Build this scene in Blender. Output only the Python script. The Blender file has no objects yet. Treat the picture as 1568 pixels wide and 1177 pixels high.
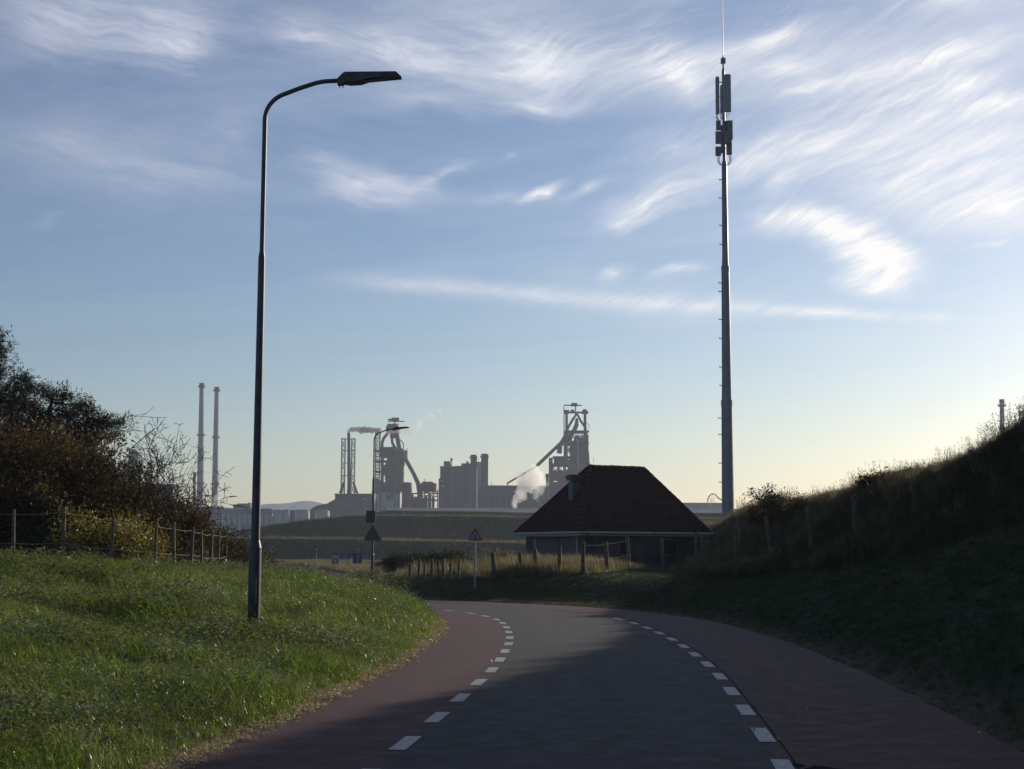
import bpy, math, random
import numpy as np
from mathutils import Vector, Matrix, noise as mnoise

S = bpy.context.scene
COL = S.collection
R = math.radians
rnd = random.Random(7)
rng = np.random.default_rng(7)

# ------------------------------------------------------------------ camera
EYE = 1.5
PITCH = 6.29
ROLL = 0.25
F = 2350.0 / 1568.0
cam_d = bpy.data.cameras.new('camera')
cam = bpy.data.objects.new('camera', cam_d)
COL.objects.link(cam)
cam_d.sensor_width = 36.0
cam_d.lens = 36.0 * F
cam_d.clip_start = 0.1
cam_d.clip_end = 20000
CM = Matrix.Rotation(R(90 + PITCH), 3, 'X') @ Matrix.Rotation(R(ROLL), 3, 'Z')
cam.matrix_world = Matrix.Translation((0, 0, EYE)) @ CM.to_4x4()
S.camera = cam


def ray(px, py):
    return CM @ Vector(((px - 784) / 2350.0, -(py - 588.5) / 2350.0, -1.0))


def at(px, py, Y):
    """the place seen in that direction, Y metres ahead"""
    d = ray(px, py)
    return Vector((0, 0, EYE)) + d * (Y / d.y)


# ------------------------------------------------------------------ light
SUN_AZ, SUN_EL = 43.0, 16.5          # right of the view direction, above the horizon
sd = Vector((math.sin(R(SUN_AZ)) * math.cos(R(SUN_EL)), math.cos(R(SUN_AZ)) * math.cos(R(SUN_EL)), math.sin(R(SUN_EL))))
sl = bpy.data.lights.new('sun', 'SUN')
sl.energy = 5.0
sl.angle = R(0.55)
sl.color = (1.0, 0.87, 0.70)
sun = bpy.data.objects.new('sun', sl)
COL.objects.link(sun)
sun.rotation_euler = (-sd).to_track_quat('-Z', 'Y').to_euler()
sun.location = (30, 30, 60)

SKY_STR = 0.095
EXPO = 0.0
HAZE = 0.00017
S.view_settings.view_transform = 'Standard'
S.view_settings.look = 'None'
S.view_settings.gamma = 1
S.view_settings.exposure = EXPO
S.view_settings.use_curve_mapping = False

world = bpy.data.worlds.new('World')
S.world = world
world.use_nodes = True
wn = world.node_tree.nodes
wl = world.node_tree.links
wn.clear()


class NB:
    def __init__(s, tree):
        s.n, s.l = tree.nodes, tree.links

    def put(s, sock, v):
        if v is None:
            return
        if hasattr(v, 'is_linked'):
            s.l.new(v, sock)
        else:
            sock.default_value = v

    def m(s, op, a, b=None, c=None, clamp=False):
        n = s.n.new('ShaderNodeMath')
        n.operation = op
        n.use_clamp = clamp
        s.put(n.inputs[0], a)
        s.put(n.inputs[1], b)
        s.put(n.inputs[2], c)
        return n.outputs[0]

    def vm(s, op, a, b=None):
        n = s.n.new('ShaderNodeVectorMath')
        n.operation = op
        s.put(n.inputs[0], a)
        s.put(n.inputs[1], b)
        return n.outputs[0]

    def noise(s, vec, scale, detail=4, rough=.5, dist=0., out=0):
        n = s.n.new('ShaderNodeTexNoise')
        if vec is not None:
            s.l.new(vec, n.inputs['Vector'])
        n.inputs['Scale'].default_value = scale
        n.inputs['Detail'].default_value = detail
        n.inputs['Roughness'].default_value = rough
        n.inputs['Distortion'].default_value = dist
        return n.outputs[out]

    def mapping(s, vec, loc=(0, 0, 0), rot=(0, 0, 0), scale=(1, 1, 1), kind='POINT'):
        n = s.n.new('ShaderNodeMapping')
        n.vector_type = kind
        s.l.new(vec, n.inputs[0])
        n.inputs['Location'].default_value = loc
        n.inputs['Rotation'].default_value = rot
        n.inputs['Scale'].default_value = scale
        return n.outputs[0]

    def ramp(s, fac, stops, interp='LINEAR'):
        n = s.n.new('ShaderNodeValToRGB')
        n.color_ramp.interpolation = interp
        e = n.color_ramp.elements
        while len(e) < len(stops):
            e.new(0.5)
        for k, (p, c) in enumerate(stops):
            e[k].position = p
            e[k].color = c if len(c) == 4 else (*c, 1)
        s.l.new(fac, n.inputs[0])
        return n.outputs[0]

    def mr(s, v, a, b, c=0., d=1., smooth=False):
        n = s.n.new('ShaderNodeMapRange')
        n.clamp = True
        if smooth:
            n.interpolation_type = 'SMOOTHSTEP'
        s.l.new(v, n.inputs[0])
        for k, x in enumerate((a, b, c, d)):
            n.inputs[k + 1].default_value = x
        return n.outputs[0]

    def mix(s, fac, a, b, mode='MIX'):
        n = s.n.new('ShaderNodeMix')
        n.data_type = 'RGBA'
        n.blend_type = mode
        s.put(n.inputs[0], fac)
        s.put(n.inputs[6], a if hasattr(a, 'is_linked') or len(a) == 4 else (*a, 1))
        s.put(n.inputs[7], b if hasattr(b, 'is_linked') or len(b) == 4 else (*b, 1))
        return n.outputs[2]


wb = NB(world.node_tree)
sky = wn.new('ShaderNodeTexSky')
sky.sky_type = 'NISHITA'
sky.sun_disc = False
sky.sun_elevation = R(SUN_EL)
sky.sun_rotation = R(SUN_AZ)
sky.altitude = 0
sky.air_density = 1.0
sky.dust_density = 0.6
sky.ozone_density = 1.6
tc = wn.new('ShaderNodeTexCoord')
dirv = tc.outputs['Generated']
sep = wn.new('ShaderNodeSeparateXYZ')
wl.new(dirv, sep.inputs[0])
az = wb.m('MULTIPLY', wb.m('ARCTAN2', sep.outputs[0], sep.outputs[1]), 180 / math.pi)
el = wb.m('MULTIPLY', wb.m('ARCSINE', sep.outputs[2]), 180 / math.pi)
cmb = wn.new('ShaderNodeCombineXYZ')
wl.new(az, cmb.inputs[0])
wl.new(el, cmb.inputs[1])
P0 = cmb.outputs[0]
# wind-torn edges: the cloud field is pushed about by two scales of noise
w1 = wb.vm('SUBTRACT', wb.noise(P0, 0.30, 3, .55, out=1), (0.5, 0.5, 0.5))
w2 = wb.vm('SUBTRACT', wb.noise(wb.mapping(P0, scale=(.6, 1.5, 1)), 1.6, 4, .62, out=1), (0.5, 0.5, 0.5))
P1 = wb.vm('ADD', P0, wb.vm('MULTIPLY', w1, (2.2, 1.1, 0)))
PF = P1
P1 = wb.vm('ADD', P1, wb.vm('MULTIPLY', w2, (0.6, 0.26, 0)))
w3 = wb.vm('SUBTRACT', wb.noise(wb.mapping(P0, scale=(1, 2.2, 1)), 5.0, 3, .6, out=1), (0.5, 0.5, 0.5))
P1 = wb.vm('ADD', P1, wb.vm('MULTIPLY', w3, (.22, .10, 0)))


def azel(px, py):
    d = ray(px, py).normalized()
    return math.degrees(math.atan2(d.x, d.y)), math.degrees(math.asin(d.z))


CLOUDS = [
    (-100, 60, 900, 60, 180, .10), (-100, 235, 800, 265, 90, .10), (900, 250, 1700, 130, 300, .13), (1000, 90, 1600, 60, 120, .10),
    (-60, 15, 230, 35, 60, .58), (150, 30, 350, 70, 55, .55), (200, 75, 330, 60, 40, .30), (380, 30, 560, 85, 24, .42),
    (500, 50, 720, 105, 30, .75), (680, 92, 960, 112, 48, .85), (560, 25, 930, 65, 60, .30), (930, 105, 1130, 104, 34, .62),
    (1080, 90, 1250, 30, 15, .60), (1040, 100, 1075, 145, 22, .40), (1120, 100, 1260, 110, 20, .3),
    (-20, 218, 230, 212, 40, .26), (50, 245, 430, 272, 38, .26), (320, 215, 390, 190, 26, .2), (420, 247, 540, 243, 16, .26),
    (480, 272, 600, 284, 30, .62), (560, 288, 690, 298, 22, .62), (610, 284, 730, 246, 9, .36), (680, 306, 870, 312, 13, .25),
    (740, 166, 910, 164, 12, .5), (540, 130, 800, 172, 24, .26), (760, 250, 790, 236, 5, .3),
    (900, 346, 1090, 268, 24, .85), (1060, 272, 1230, 215, 26, .5), (910, 346, 1010, 328, 8, .4), (1150, 292, 1250, 255, 18, .42),
    (850, 312, 945, 266, 10, .42), (794, 320, 862, 280, 9, 1.1), (950, 240, 1120, 212, 40, .28), (1170, 235, 1370, 212, 34, .42),
    (1130, 150, 1700, 200, 95, .26), (1280, 245, 1720, 265, 80, .36), (1165, 148, 1310, 118, 10, .5), (1290, 124, 1600, 48, 18, .62),
    (1320, 164, 1600, 98, 16, .5), (1430, 178, 1640, 136, 20, .55), (1315, 312, 1450, 272, 30, .42), (1390, 345, 1640, 300, 36, .6),
    (1130, 325, 1215, 325, 14, .28), (1150, 332, 1290, 338, 22, .8), (1220, 345, 1335, 362, 24, 1.0), (1290, 362, 1370, 396, 28, 1.1),
    (1280, 434, 1390, 430, 16, 1.2), (1320, 410, 1415, 412, 30, 1.15), (1340, 385, 1400, 400, 18, .5),
    (480, 422, 780, 444, 16, .5), (640, 436, 980, 462, 14, .5), (820, 454, 1260, 477, 14, .5), (1080, 468, 1470, 488, 9, .6), (700, 430, 1200, 470, 34, .25),
    (1390, 484, 1490, 488, 6, .2), (915, 424, 978, 404, 10, .6), (1006, 422, 1074, 405, 9, .6), (1478, 382, 1535, 366, 5, .3),
    (30, 345, 110, 316, 10, .15), (1340, 8, 1600, -6, 18, .35), (870, 60, 1130, 60, 40, .2),
]
PC = wb.vm('ADD', P0, wb.vm('MULTIPLY', w1, (.8, .30, 0)))
acc = 0.0
for (xa, ya, xb, yb, wd, amp) in CLOUDS:
    a0, e0 = azel(xa, ya)
    a1, e1 = azel(xb, yb)
    L = math.hypot(a1 - a0, e1 - e0) / 2
    wdeg = math.degrees(wd / 2350.0)
    q = wb.mapping(PC if (ya > 415 and yb > 435 and yb - ya > 8) else P1, loc=((a0 + a1) / 2, (e0 + e1) / 2, 0), rot=(0, 0, math.atan2(e1 - e0, a1 - a0)),
                   scale=(L * 1.35 + wdeg * .8, wdeg * 1.9, 1), kind='TEXTURE')
    g = wn.new('ShaderNodeTexGradient')
    g.gradient_type = 'QUADRATIC_SPHERE'
    wl.new(q, g.inputs[0])
    acc = wb.m('MULTIPLY_ADD', g.outputs[1], amp * 1.22, acc)
# fine fibres: nearly level on the left, rising to the right on the right
fl = wb.noise(wb.mapping(wb.mapping(PF, rot=(0, 0, R(8))), scale=(.22, 1.25, 1)), 1.5, 6, .62)
fr = wb.noise(wb.mapping(wb.mapping(PF, rot=(0, 0, R(-24))), scale=(.17, 1.5, 1)), 1.5, 6, .66, .3)
lr = wb.mr(az, -4, 6, smooth=True)
fib = wb.m('ADD', wb.m('MULTIPLY', fl, wb.m('SUBTRACT', 1, lr)), wb.m('MULTIPLY', fr, lr))
fa = wb.noise(wb.mapping(wb.mapping(PF, rot=(0, 0, R(12))), scale=(.36, 2.4, 1)), 3.0, 5, .68, .4)
fb = wb.noise(wb.mapping(wb.mapping(PF, rot=(0, 0, R(-28))), scale=(.34, 2.2, 1)), 3.0, 5, .68, .5)
fine = wb.m('ADD', wb.m('MULTIPLY', fa, wb.m('SUBTRACT', 1, lr)), wb.m('MULTIPLY', fb, lr))
fmod = wb.m('MULTIPLY', wb.mr(fib, .30, .70, .38, 1.24), wb.mr(fine, .3, .7, .84, 1.15))
dens = wb.m('MULTIPLY', acc, fmod)
# the rest of the sky carries the same kind of thin cloud, laid out on a plane 8 km up
zc = wb.m('MAXIMUM', sep.outputs[2], .05)
pl = wn.new('ShaderNodeCombineXYZ')
wl.new(wb.m('DIVIDE', sep.outputs[0], zc), pl.inputs[0])
wl.new(wb.m('DIVIDE', sep.outputs[1], zc), pl.inputs[1])
far = wb.noise(wb.mapping(wb.mapping(pl.outputs[0], rot=(0, 0, R(35))), scale=(.5, 1.3, 1)), 1.1, 5, .6, .6)
veil = wb.mr(far, .42, .75, 0, .40)
vmask = wb.m('MULTIPLY', wb.mr(el, 12, 22, .35, 1), wb.mr(el, 3, 11))
dens = wb.m('ADD', dens, wb.m('MULTIPLY', veil, vmask), clamp=True)
# cloud brightness: forward scattering makes it whiter towards the sun
dn = wn.new('ShaderNodeVectorMath')
dn.operation = 'DOT_PRODUCT'
wl.new(dirv, dn.inputs[0])
dn.inputs[1].default_value = sd
cs = wb.mr(dn.outputs['Value'], .45, 1.0, 0, 1)
cb = wb.ramp(cs, [(0, (.62, .66, .82)), (.30, (.78, .82, .97)), (.62, (1.10, 1.12, 1.18)), (1, (1.6, 1.5, 1.38))])
ccol = wb.vm('MULTIPLY', cb, (1 / SKY_STR * .80,) * 3)
gm_ = wn.new('ShaderNodeGamma')
gm_.inputs[1].default_value = 1.28
wl.new(wb.vm('MULTIPLY', sky.outputs[0], (.122 * .965, .122 * .955, .122 * 1.04)), gm_.inputs[0])
skyc = wb.mix(dens, wb.vm('MULTIPLY', gm_.outputs[0], (8.6, 8.6, 8.6)), ccol)
bg = wn.new('ShaderNodeBackground')
wl.new(skyc, bg.inputs[0])
bg.inputs[1].default_value = SKY_STR
wo = wn.new('ShaderNodeOutputWorld')
wl.new(bg.outputs[0], wo.inputs[0])
world.cycles.sampling_method = 'MANUAL'
world.cycles.sample_map_resolution = 512

S.render.engine = 'CYCLES'
S.cycles.max_bounces = 6
S.cycles.diffuse_bounces = 3
S.cycles.glossy_bounces = 2
S.cycles.transmission_bounces = 3
S.cycles.volume_bounces = 3
S.cycles.transparent_max_bounces = 8
S.cycles.use_denoising = True


# ------------------------------------------------------------------ helpers
def tag(o, label=None, cat=None, group=None, kind=None):
    if label:
        o['label'] = label
    if cat:
        o['category'] = cat
    if group:
        o['group'] = group
    if kind:
        o['kind'] = kind
    return o


def empty(name, loc=(0, 0, 0), rz=0., label=None, cat=None, group=None):
    o = bpy.data.objects.new(name, None)
    COL.objects.link(o)
    o.location = loc
    o.rotation_euler = (0, 0, rz)
    o.empty_display_size = .2
    return tag(o, label, cat, group)


class MB:
    """collects shapes and links them as one mesh object"""

    def __init__(s):
        s.v, s.f, s.mi = [], [], []
        s.cur = 0

    def add(s, vs, fs):
        b = len(s.v)
        s.v += [tuple(v) for v in vs]
        s.f += [tuple(i + b for i in f) for f in fs]
        s.mi += [s.cur] * len(fs)
        return s

    def box(s, c, d, rz=0., M=None):
        x, y, z = (k / 2 for k in d)
        vs = [Vector((a * x, b * y, e * z)) for e in (-1, 1) for b in (-1, 1) for a in (-1, 1)]
        if rz:
            m = Matrix.Rotation(rz, 3, 'Z')
            vs = [m @ v for v in vs]
        if M is not None:
            vs = [M @ v for v in vs]
        c = Vector(c)
        return s.add([v + c for v in vs], [(0, 2, 3, 1), (4, 5, 7, 6), (0, 1, 5, 4), (2, 6, 7, 3), (0, 4, 6, 2), (1, 3, 7, 5)])

    def tube(s, pts, rad, n=10, caps=True):
        pts = [Vector(p) for p in pts]
        if not hasattr(rad, '__len__'):
            rad = [rad] * len(pts)
        vs, fs = [], []
        prev = None
        for k, p in enumerate(pts):
            if k == 0:
                t = pts[1] - p
            elif k == len(pts) - 1:
                t = p - pts[-2]
            else:
                t = (pts[k + 1] - p).normalized() + (p - pts[k - 1]).normalized()
            t.normalize()
            if prev is None:
                a = Vector((0, 1, 0)) if abs(t.y) < .9 else Vector((1, 0, 0))
                u = (a - t * a.dot(t)).normalized()
            else:
                u = (prev - t * prev.dot(t))
                u = u.normalized() if u.length > 1e-6 else t.orthogonal().normalized()
            prev = u
            w = t.cross(u)
            for j in range(n):
                g = 2 * math.pi * j / n
                vs.append(p + (u * math.cos(g) + w * math.sin(g)) * rad[k])
        for k in range(len(pts) - 1):
            for j in range(n):
                a, b = k * n + j, k * n + (j + 1) % n
                fs.append((a, b, b + n, a + n))
        if caps:
            fs.append(tuple(range(n - 1, -1, -1)))
            fs.append(tuple((len(pts) - 1) * n + j for j in range(n)))
        return s.add(vs, fs)

    def beam(s, a, b, w, h=None):
        """square bar from a to b"""
        a, b = Vector(a), Vector(b)
        h = h or w
        t = (b - a)
        L = t.length
        M = t.normalized().to_track_quat('Z', 'Y').to_matrix()
        return s.box((a + b) / 2, (w, h, L), M=M)

    def extrude(s, outline, y0, y1):
        """outline in (x, z), thickness along y"""
        n = len(outline)
        vs = [(x, y0, z) for x, z in outline] + [(x, y1, z) for x, z in outline]
        fs = [tuple(range(n)), tuple(range(2 * n - 1, n - 1, -1))]
        fs += [(k, (k + 1) % n + n if False else k + n, (k + 1) % n + n, (k + 1) % n) for k in range(n)]
        return s.add(vs, fs)

    def mesh(s, name, mats, smooth=False):
        me = bpy.data.meshes.new(name)
        me.from_pydata([tuple(v) for v in s.v], [], s.f)
        if not isinstance(mats, (list, tuple)):
            mats = [mats]
        for m in mats:
            me.materials.append(m)
        if any(s.mi):
            me.polygons.foreach_set('material_index', s.mi)
        if smooth:
            me.polygons.foreach_set('use_smooth', [True] * len(me.polygons))
        me.update()
        return me

    def build(s, name, mats, parent=None, smooth=False):
        me = s.mesh(name, mats, smooth)
        o = bpy.data.objects.new(name, me)
        COL.objects.link(o)
        if smooth and len(me.polygons) < 60000:
            try:
                me.set_sharp_from_angle(angle=R(40))
            except Exception:
                pass
        if parent:
            o.parent = parent
        return o


def np_mesh(name, V, Fc, mats, smooth=False, mi=None):
    """V (n,3), Fc (m,k) arrays"""
    V = np.asarray(V, dtype=np.float32)
    Fc = np.asarray(Fc, dtype=np.int32)
    me = bpy.data.meshes.new(name)
    me.vertices.add(len(V))
    me.vertices.foreach_set('co', V.ravel())
    m, k = Fc.shape
    me.loops.add(m * k)
    me.loops.foreach_set('vertex_index', Fc.ravel())
    me.polygons.add(m)
    me.polygons.foreach_set('loop_start', np.arange(0, m * k, k, dtype=np.int32))
    if smooth:
        me.polygons.foreach_set('use_smooth', np.ones(m, dtype=bool))
    if not isinstance(mats, (list, tuple)):
        mats = [mats]
    for a in mats:
        me.materials.append(a)
    if mi is not None:
        me.polygons.foreach_set('material_index', np.asarray(mi, dtype=np.int32))
    me.update(calc_edges=True)
    return me


def obj(name, me, parent=None):
    o = bpy.data.objects.new(name, me)
    COL.objects.link(o)
    if parent:
        o.parent = parent
    return o


# ------------------------------------------------------------------ materials
def mat(name, col, rough=.7, metal=0., var=.15, scale=8., bump=0., spec=None, coords='Object', col2=None, detail=5):
    m = bpy.data.materials.new(name)
    m.use_nodes = True
    nt = m.node_tree
    b = nt.nodes['Principled BSDF']
    nb = NB(nt)
    t = nt.nodes.new('ShaderNodeTexCoord')
    f = nb.noise(t.outputs[coords], scale, detail, .6)
    c2 = col2 or tuple(max(0, c * (1 - 2.2 * var)) for c in col)
    c1 = tuple(c * (1 + var) for c in col)
    nt.links.new(nb.ramp(f, [(.3, c2), (.7, c1)]), b.inputs['Base Color'])
    b.inputs['Roughness'].default_value = rough
    b.inputs['Metallic'].default_value = metal
    if spec is not None:
        b.inputs['Specular IOR Level'].default_value = spec
    if bump:
        bn = nt.nodes.new('ShaderNodeBump')
        bn.inputs['Strength'].default_value = bump
        bn.inputs['Distance'].default_value = .02
        nt.links.new(nb.noise(t.outputs[coords], scale * 6, 4, .6), bn.inputs['Height'])
        nt.links.new(bn.outputs[0], b.inputs['Normal'])
    return m


def leaf_mat(name, stops, trans=.35, rough=.45, patch=.35, spec=.5, patchcol=None):
    """foliage: colour varies from clump to clump and over the ground, light passes through"""
    m = bpy.data.materials.new(name)
    m.use_nodes = True
    nt = m.node_tree
    nt.nodes.clear()
    nb = NB(nt)
    oi = nt.nodes.new('ShaderNodeObjectInfo')
    geo = nt.nodes.new('ShaderNodeNewGeometry')
    big = nb.noise(geo.outputs['Position'], patch, 4, .6)
    isl = geo.outputs['Random Per Island']
    f = nb.m('ADD', nb.m('MULTIPLY', isl, .45), nb.m('MULTIPLY', oi.outputs['Random'], .25))
    f = nb.m('ADD', f, nb.m('MULTIPLY', nb.mr(big, .3, .7), .30))
    c = nb.ramp(f, stops)
    pb = nt.nodes.new('ShaderNodeBsdfPrincipled')
    nt.links.new(c, pb.inputs['Base Color'])
    pb.inputs['Roughness'].default_value = rough
    pb.inputs['Specular IOR Level'].default_value = spec
    tr = nt.nodes.new('ShaderNodeBsdfTranslucent')
    nt.links.new(nb.mix(1.0, c, (1.15, 1.1, .55, 1), 'MULTIPLY'), tr.inputs[0])
    mx = nt.nodes.new('ShaderNodeMixShader')
    mx.inputs[0].default_value = trans
    nt.links.new(pb.outputs[0], mx.inputs[1])
    nt.links.new(tr.outputs[0], mx.inputs[2])
    out = nt.nodes.new('ShaderNodeOutputMaterial')
    nt.links.new(mx.outputs[0], out.inputs[0])
    return m


M_pole = mat('painted_steel_dark', (.045, .055, .075), .48, .25, .25, 3)
M_galv = mat('galvanised_steel', (.30, .32, .34), .45, .6, .12, 4)
M_mast = mat('mast_grey_steel', (.15, .17, .215), .42, .35, .12, 1.5)
M_ant = mat('antenna_plastic', (.20, .23, .27), .5, 0, .1, 3)
M_antd = mat('radio_unit_casing', (.14, .165, .20), .5, 0, .1, 3)
M_wood = mat('weathered_wood', (.13, .10, .075), .85, 0, .3, 9, .4)
M_wire = mat('fence_wire', (.28, .26, .22), .5, .6, .1, 5)
M_white = mat('white_paint', (.30, .32, .32), .6, 0, .1, 3)
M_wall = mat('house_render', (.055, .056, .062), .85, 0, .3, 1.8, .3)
M_door = mat('dark_blue_boards', (.025, .035, .06), .6, 0, .2, 4)
M_glass = mat('window_glass', (.02, .025, .03), .08, 0, .05, 2)
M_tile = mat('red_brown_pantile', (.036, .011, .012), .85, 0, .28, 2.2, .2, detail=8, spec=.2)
M_lead = mat('zinc_flue', (.06, .085, .11), .55, .3, .2, 3)
M_black = mat('black_metal', (.02, .02, .022), .5, 0, .2, 4)
M_red = mat('sign_red', (.22, .02, .024), .45, 0, .06, 4)
M_swhite = mat('sign_white', (.26, .26, .28), .4, 0, .04, 4)
M_blue = mat('sign_blue', (.006, .022, .12), .45, 0, .06, 4)
M_sback = mat('sign_back_grey', (.06, .065, .07), .55, .3, .1, 4)
M_bark = mat('bark_brown', (.055, .038, .028), .9, 0, .3, 10, .3)
M_barkg = mat('bark_grey', (.10, .085, .075), .9, 0, .3, 10, .3)
# works
M_steel = mat('rusty_works_steel', (.050, .050, .056), .8, .1, .35, .10)
M_conc = mat('works_concrete', (.15, .15, .15), .9, 0, .2, .06)
M_clad = mat('works_cladding', (.075, .088, .10), .8, 0, .22, .08)
M_pale = mat('pale_cladding', (.42, .47, .50), .75, 0, .18, .06)
M_cream = mat('cream_cladding', (.42, .38, .30), .8, 0, .12, .06)
M_green = mat('green_lattice_paint', (.12, .21, .19), .7, .1, .2, .2)
M_chim = mat('chimney_concrete', (.27, .27, .29), .9, 0, .14, .03)
M_ore = mat('ore_heap', (.16, .09, .06), .95, 0, .3, .05)
M_roofg = mat('grey_sheet_roof', (.14, .15, .16), .8, 0, .2, .06)


def ground_mat():
    m = bpy.data.materials.new('ground_turf')
    m.use_nodes = True
    nt = m.node_tree
    b = nt.nodes['Principled BSDF']
    nb = NB(nt)
    t = nt.nodes.new('ShaderNodeTexCoord')
    p = t.outputs['Object']
    n1 = nb.noise(p, .12, 5, .6)
    n2 = nb.noise(p, 2.5, 6, .65)
    n3 = nb.noise(p, 28, 4, .6)
    g = nb.ramp(n2, [(.25, (.012, .018, .008)), (.5, (.026, .034, .016)), (.75, (.048, .050, .026))])
    dry = nb.ramp(n3, [(.3, (.045, .036, .022)), (.7, (.13, .105, .06))])
    g = nb.mix(nb.mr(n1, .45, .7, 0, .6), g, dry)
    at_ = nt.nodes.new('ShaderNodeAttribute')
    at_.attribute_name = 'dirt'
    dirt = nb.ramp(n3, [(.3, (.05, .036, .024)), (.55, (.12, .09, .055)), (.75, (.27, .22, .14))])
    f = nb.m('MULTIPLY', at_.outputs['Fac'], nb.mr(n2, .3, .6, .5, 1.2), clamp=True)
    g = nb.mix(f, g, dirt)
    nt.links.new(g, b.inputs['Base Color'])
    b.inputs['Roughness'].default_value = .95
    b.inputs['Specular IOR Level'].default_value = .15
    bn = nt.nodes.new('ShaderNodeBump')
    bn.inputs['Strength'].default_value = .8
    bn.inputs['Distance'].default_value = .04
    nt.links.new(nb.m('ADD', n2, n3), bn.inputs['Height'])
    nt.links.new(bn.outputs[0], b.inputs['Normal'])
    return m


def asphalt_mat(name, dark, light, patchy=.5):
    m = bpy.data.materials.new(name)
    m.use_nodes = True
    nt = m.node_tree
    b = nt.nodes['Principled BSDF']
    nb = NB(nt)
    t = nt.nodes.new('ShaderNodeTexCoord')
    p = t.outputs['Object']
    fine = nb.noise(p, 55, 8, .85)
    mid = nb.noise(p, 3.5, 6, .65)
    big = nb.noise(nb.mapping(p, scale=(1, .25, 1)), .8, 4, .6)
    at_ = nt.nodes.new('ShaderNodeAttribute')
    at_.attribute_name = 'offset'
    trk = nb.m('SINE', nb.m('MULTIPLY', nb.m('ADD', at_.outputs['Fac'], nb.m('MULTIPLY', big, .35)), 4.6))
    c = nb.ramp(fine, [(.3, dark), (.55, tuple((a + b_) / 2 for a, b_ in zip(dark, light))), (.78, light)])
    c = nb.mix(nb.mr(mid, .35, .7, 0, patchy * .45), c, nb.mix(1.0, c, (.62, .62, .64), 'MULTIPLY'))
    c = nb.mix(nb.mr(big, .4, .7, 0, .35), c, nb.mix(1.0, c, (1.35, 1.3, 1.25), 'MULTIPLY'))
    c = nb.mix(nb.mr(trk, -1, 1, 0, .45), c, nb.mix(1.0, c, (.70, .70, .72), 'MULTIPLY'))
    nt.links.new(c, b.inputs['Base Color'])
    nt.links.new(nb.mr(mid, .3, .7, .70, .9), b.inputs['Roughness'])
    b.inputs['Specular IOR Level'].default_value = .3
    bn = nt.nodes.new('ShaderNodeBump')
    bn.inputs['Strength'].default_value = .45
    bn.inputs['Distance'].default_value = .006
    nt.links.new(nb.noise(p, 140, 2, .7), bn.inputs['Height'])
    nt.links.new(bn.outputs[0], b.inputs['Normal'])
    return m


def paint_mat():
    m = bpy.data.materials.new('road_paint')
    m.use_nodes = True
    nt = m.node_tree
    b = nt.nodes['Principled BSDF']
    nb = NB(nt)
    t = nt.nodes.new('ShaderNodeTexCoord')
    n = nb.noise(t.outputs['Object'], 14, 8, .75)
    nt.links.new(nb.ramp(n, [(.32, (.10, .10, .10)), (.42, (.24, .24, .23)), (.6, (.42, .42, .41))]), b.inputs['Base Color'])
    b.inputs['Roughness'].default_value = .6
    return m


M_ground = ground_mat()
M_asph = asphalt_mat('grey_asphalt', (.013, .013, .015), (.050, .048, .048))
M_redas = asphalt_mat('red_asphalt', (.036, .013, .016), (.100, .042, .045))
M_paint = paint_mat()
M_tar = mat('old_tar', (.012, .012, .013), .95, 0, .3, 9, spec=.05)

# ------------------------------------------------------------------ road line
CL = [(-0.2, -2), (.05, 4), (.32, 9), (.62, 12.5), (.93, 16.4), (1.2, 20.2), (1.35, 24), (1.42, 28), (1.30, 33), (.98, 36.5),
      (.2, 40), (-1.2, 43.2), (-3.4, 46.2), (-6.0, 49.2), (-9.0, 53), (-11.3, 58), (-12.4, 66), (-12.6, 80), (-13.5, 100), (-20, 140), (-30, 190), (-45, 240)]


def spline(pts, step):
    out = []
    P = [Vector((x, y)) for x, y in pts]
    P = [P[0] * 2 - P[1]] + P + [P[-1] * 2 - P[-2]]
    for k in range(1, len(P) - 2):
        a, b, c, d = P[k - 1:k + 3]
        n = max(2, int((c - b).length / step))
        for j in range(n):
            t = j / n
            out.append(.5 * ((2 * b) + (c - a) * t + (2 * a - 5 * b + 4 * c - d) * t * t + (3 * b - a - 3 * c + d) * t ** 3))
    out.append(P[-2])
    return out


CP = np.array([(p.x, p.y) for p in spline(CL, .25)])
CT = np.gradient(CP, axis=0)
CT /= np.linalg.norm(CT, axis=1)[:, None]
CN = np.stack([CT[:, 1], -CT[:, 0]], 1)          # to the right of travel
CS = np.concatenate([[0], np.cumsum(np.linalg.norm(np.diff(CP, axis=0), axis=1))])
WL, WD, WRR = 2.80, 1.42, 3.35                   # left edge, dashes, right edge


def sdist(X, Y):
    """signed offset from the road's centre line (+ right)"""
    X = np.asarray(X, float).ravel()
    Y = np.asarray(Y, float).ravel()
    out = np.empty(len(X))
    near = CP[::2]
    nn = CN[::2]
    for k in range(0, len(X), 4000):
        dx = X[k:k + 4000, None] - near[None, :, 0]
        dy = Y[k:k + 4000, None] - near[None, :, 1]
        d2 = dx * dx + dy * dy
        i = d2.argmin(1)
        r = np.arange(len(i))
        s = dx[r, i] * nn[i, 0] + dy[r, i] * nn[i, 1]
        out[k:k + 4000] = np.sign(s) * np.sqrt(d2[r, i])
    return out


def sm(a, b, x):
    t = np.clip((np.asarray(x, float) - a) / (b - a), 0, 1)
    return t * t * (3 - 2 * t)


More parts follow.
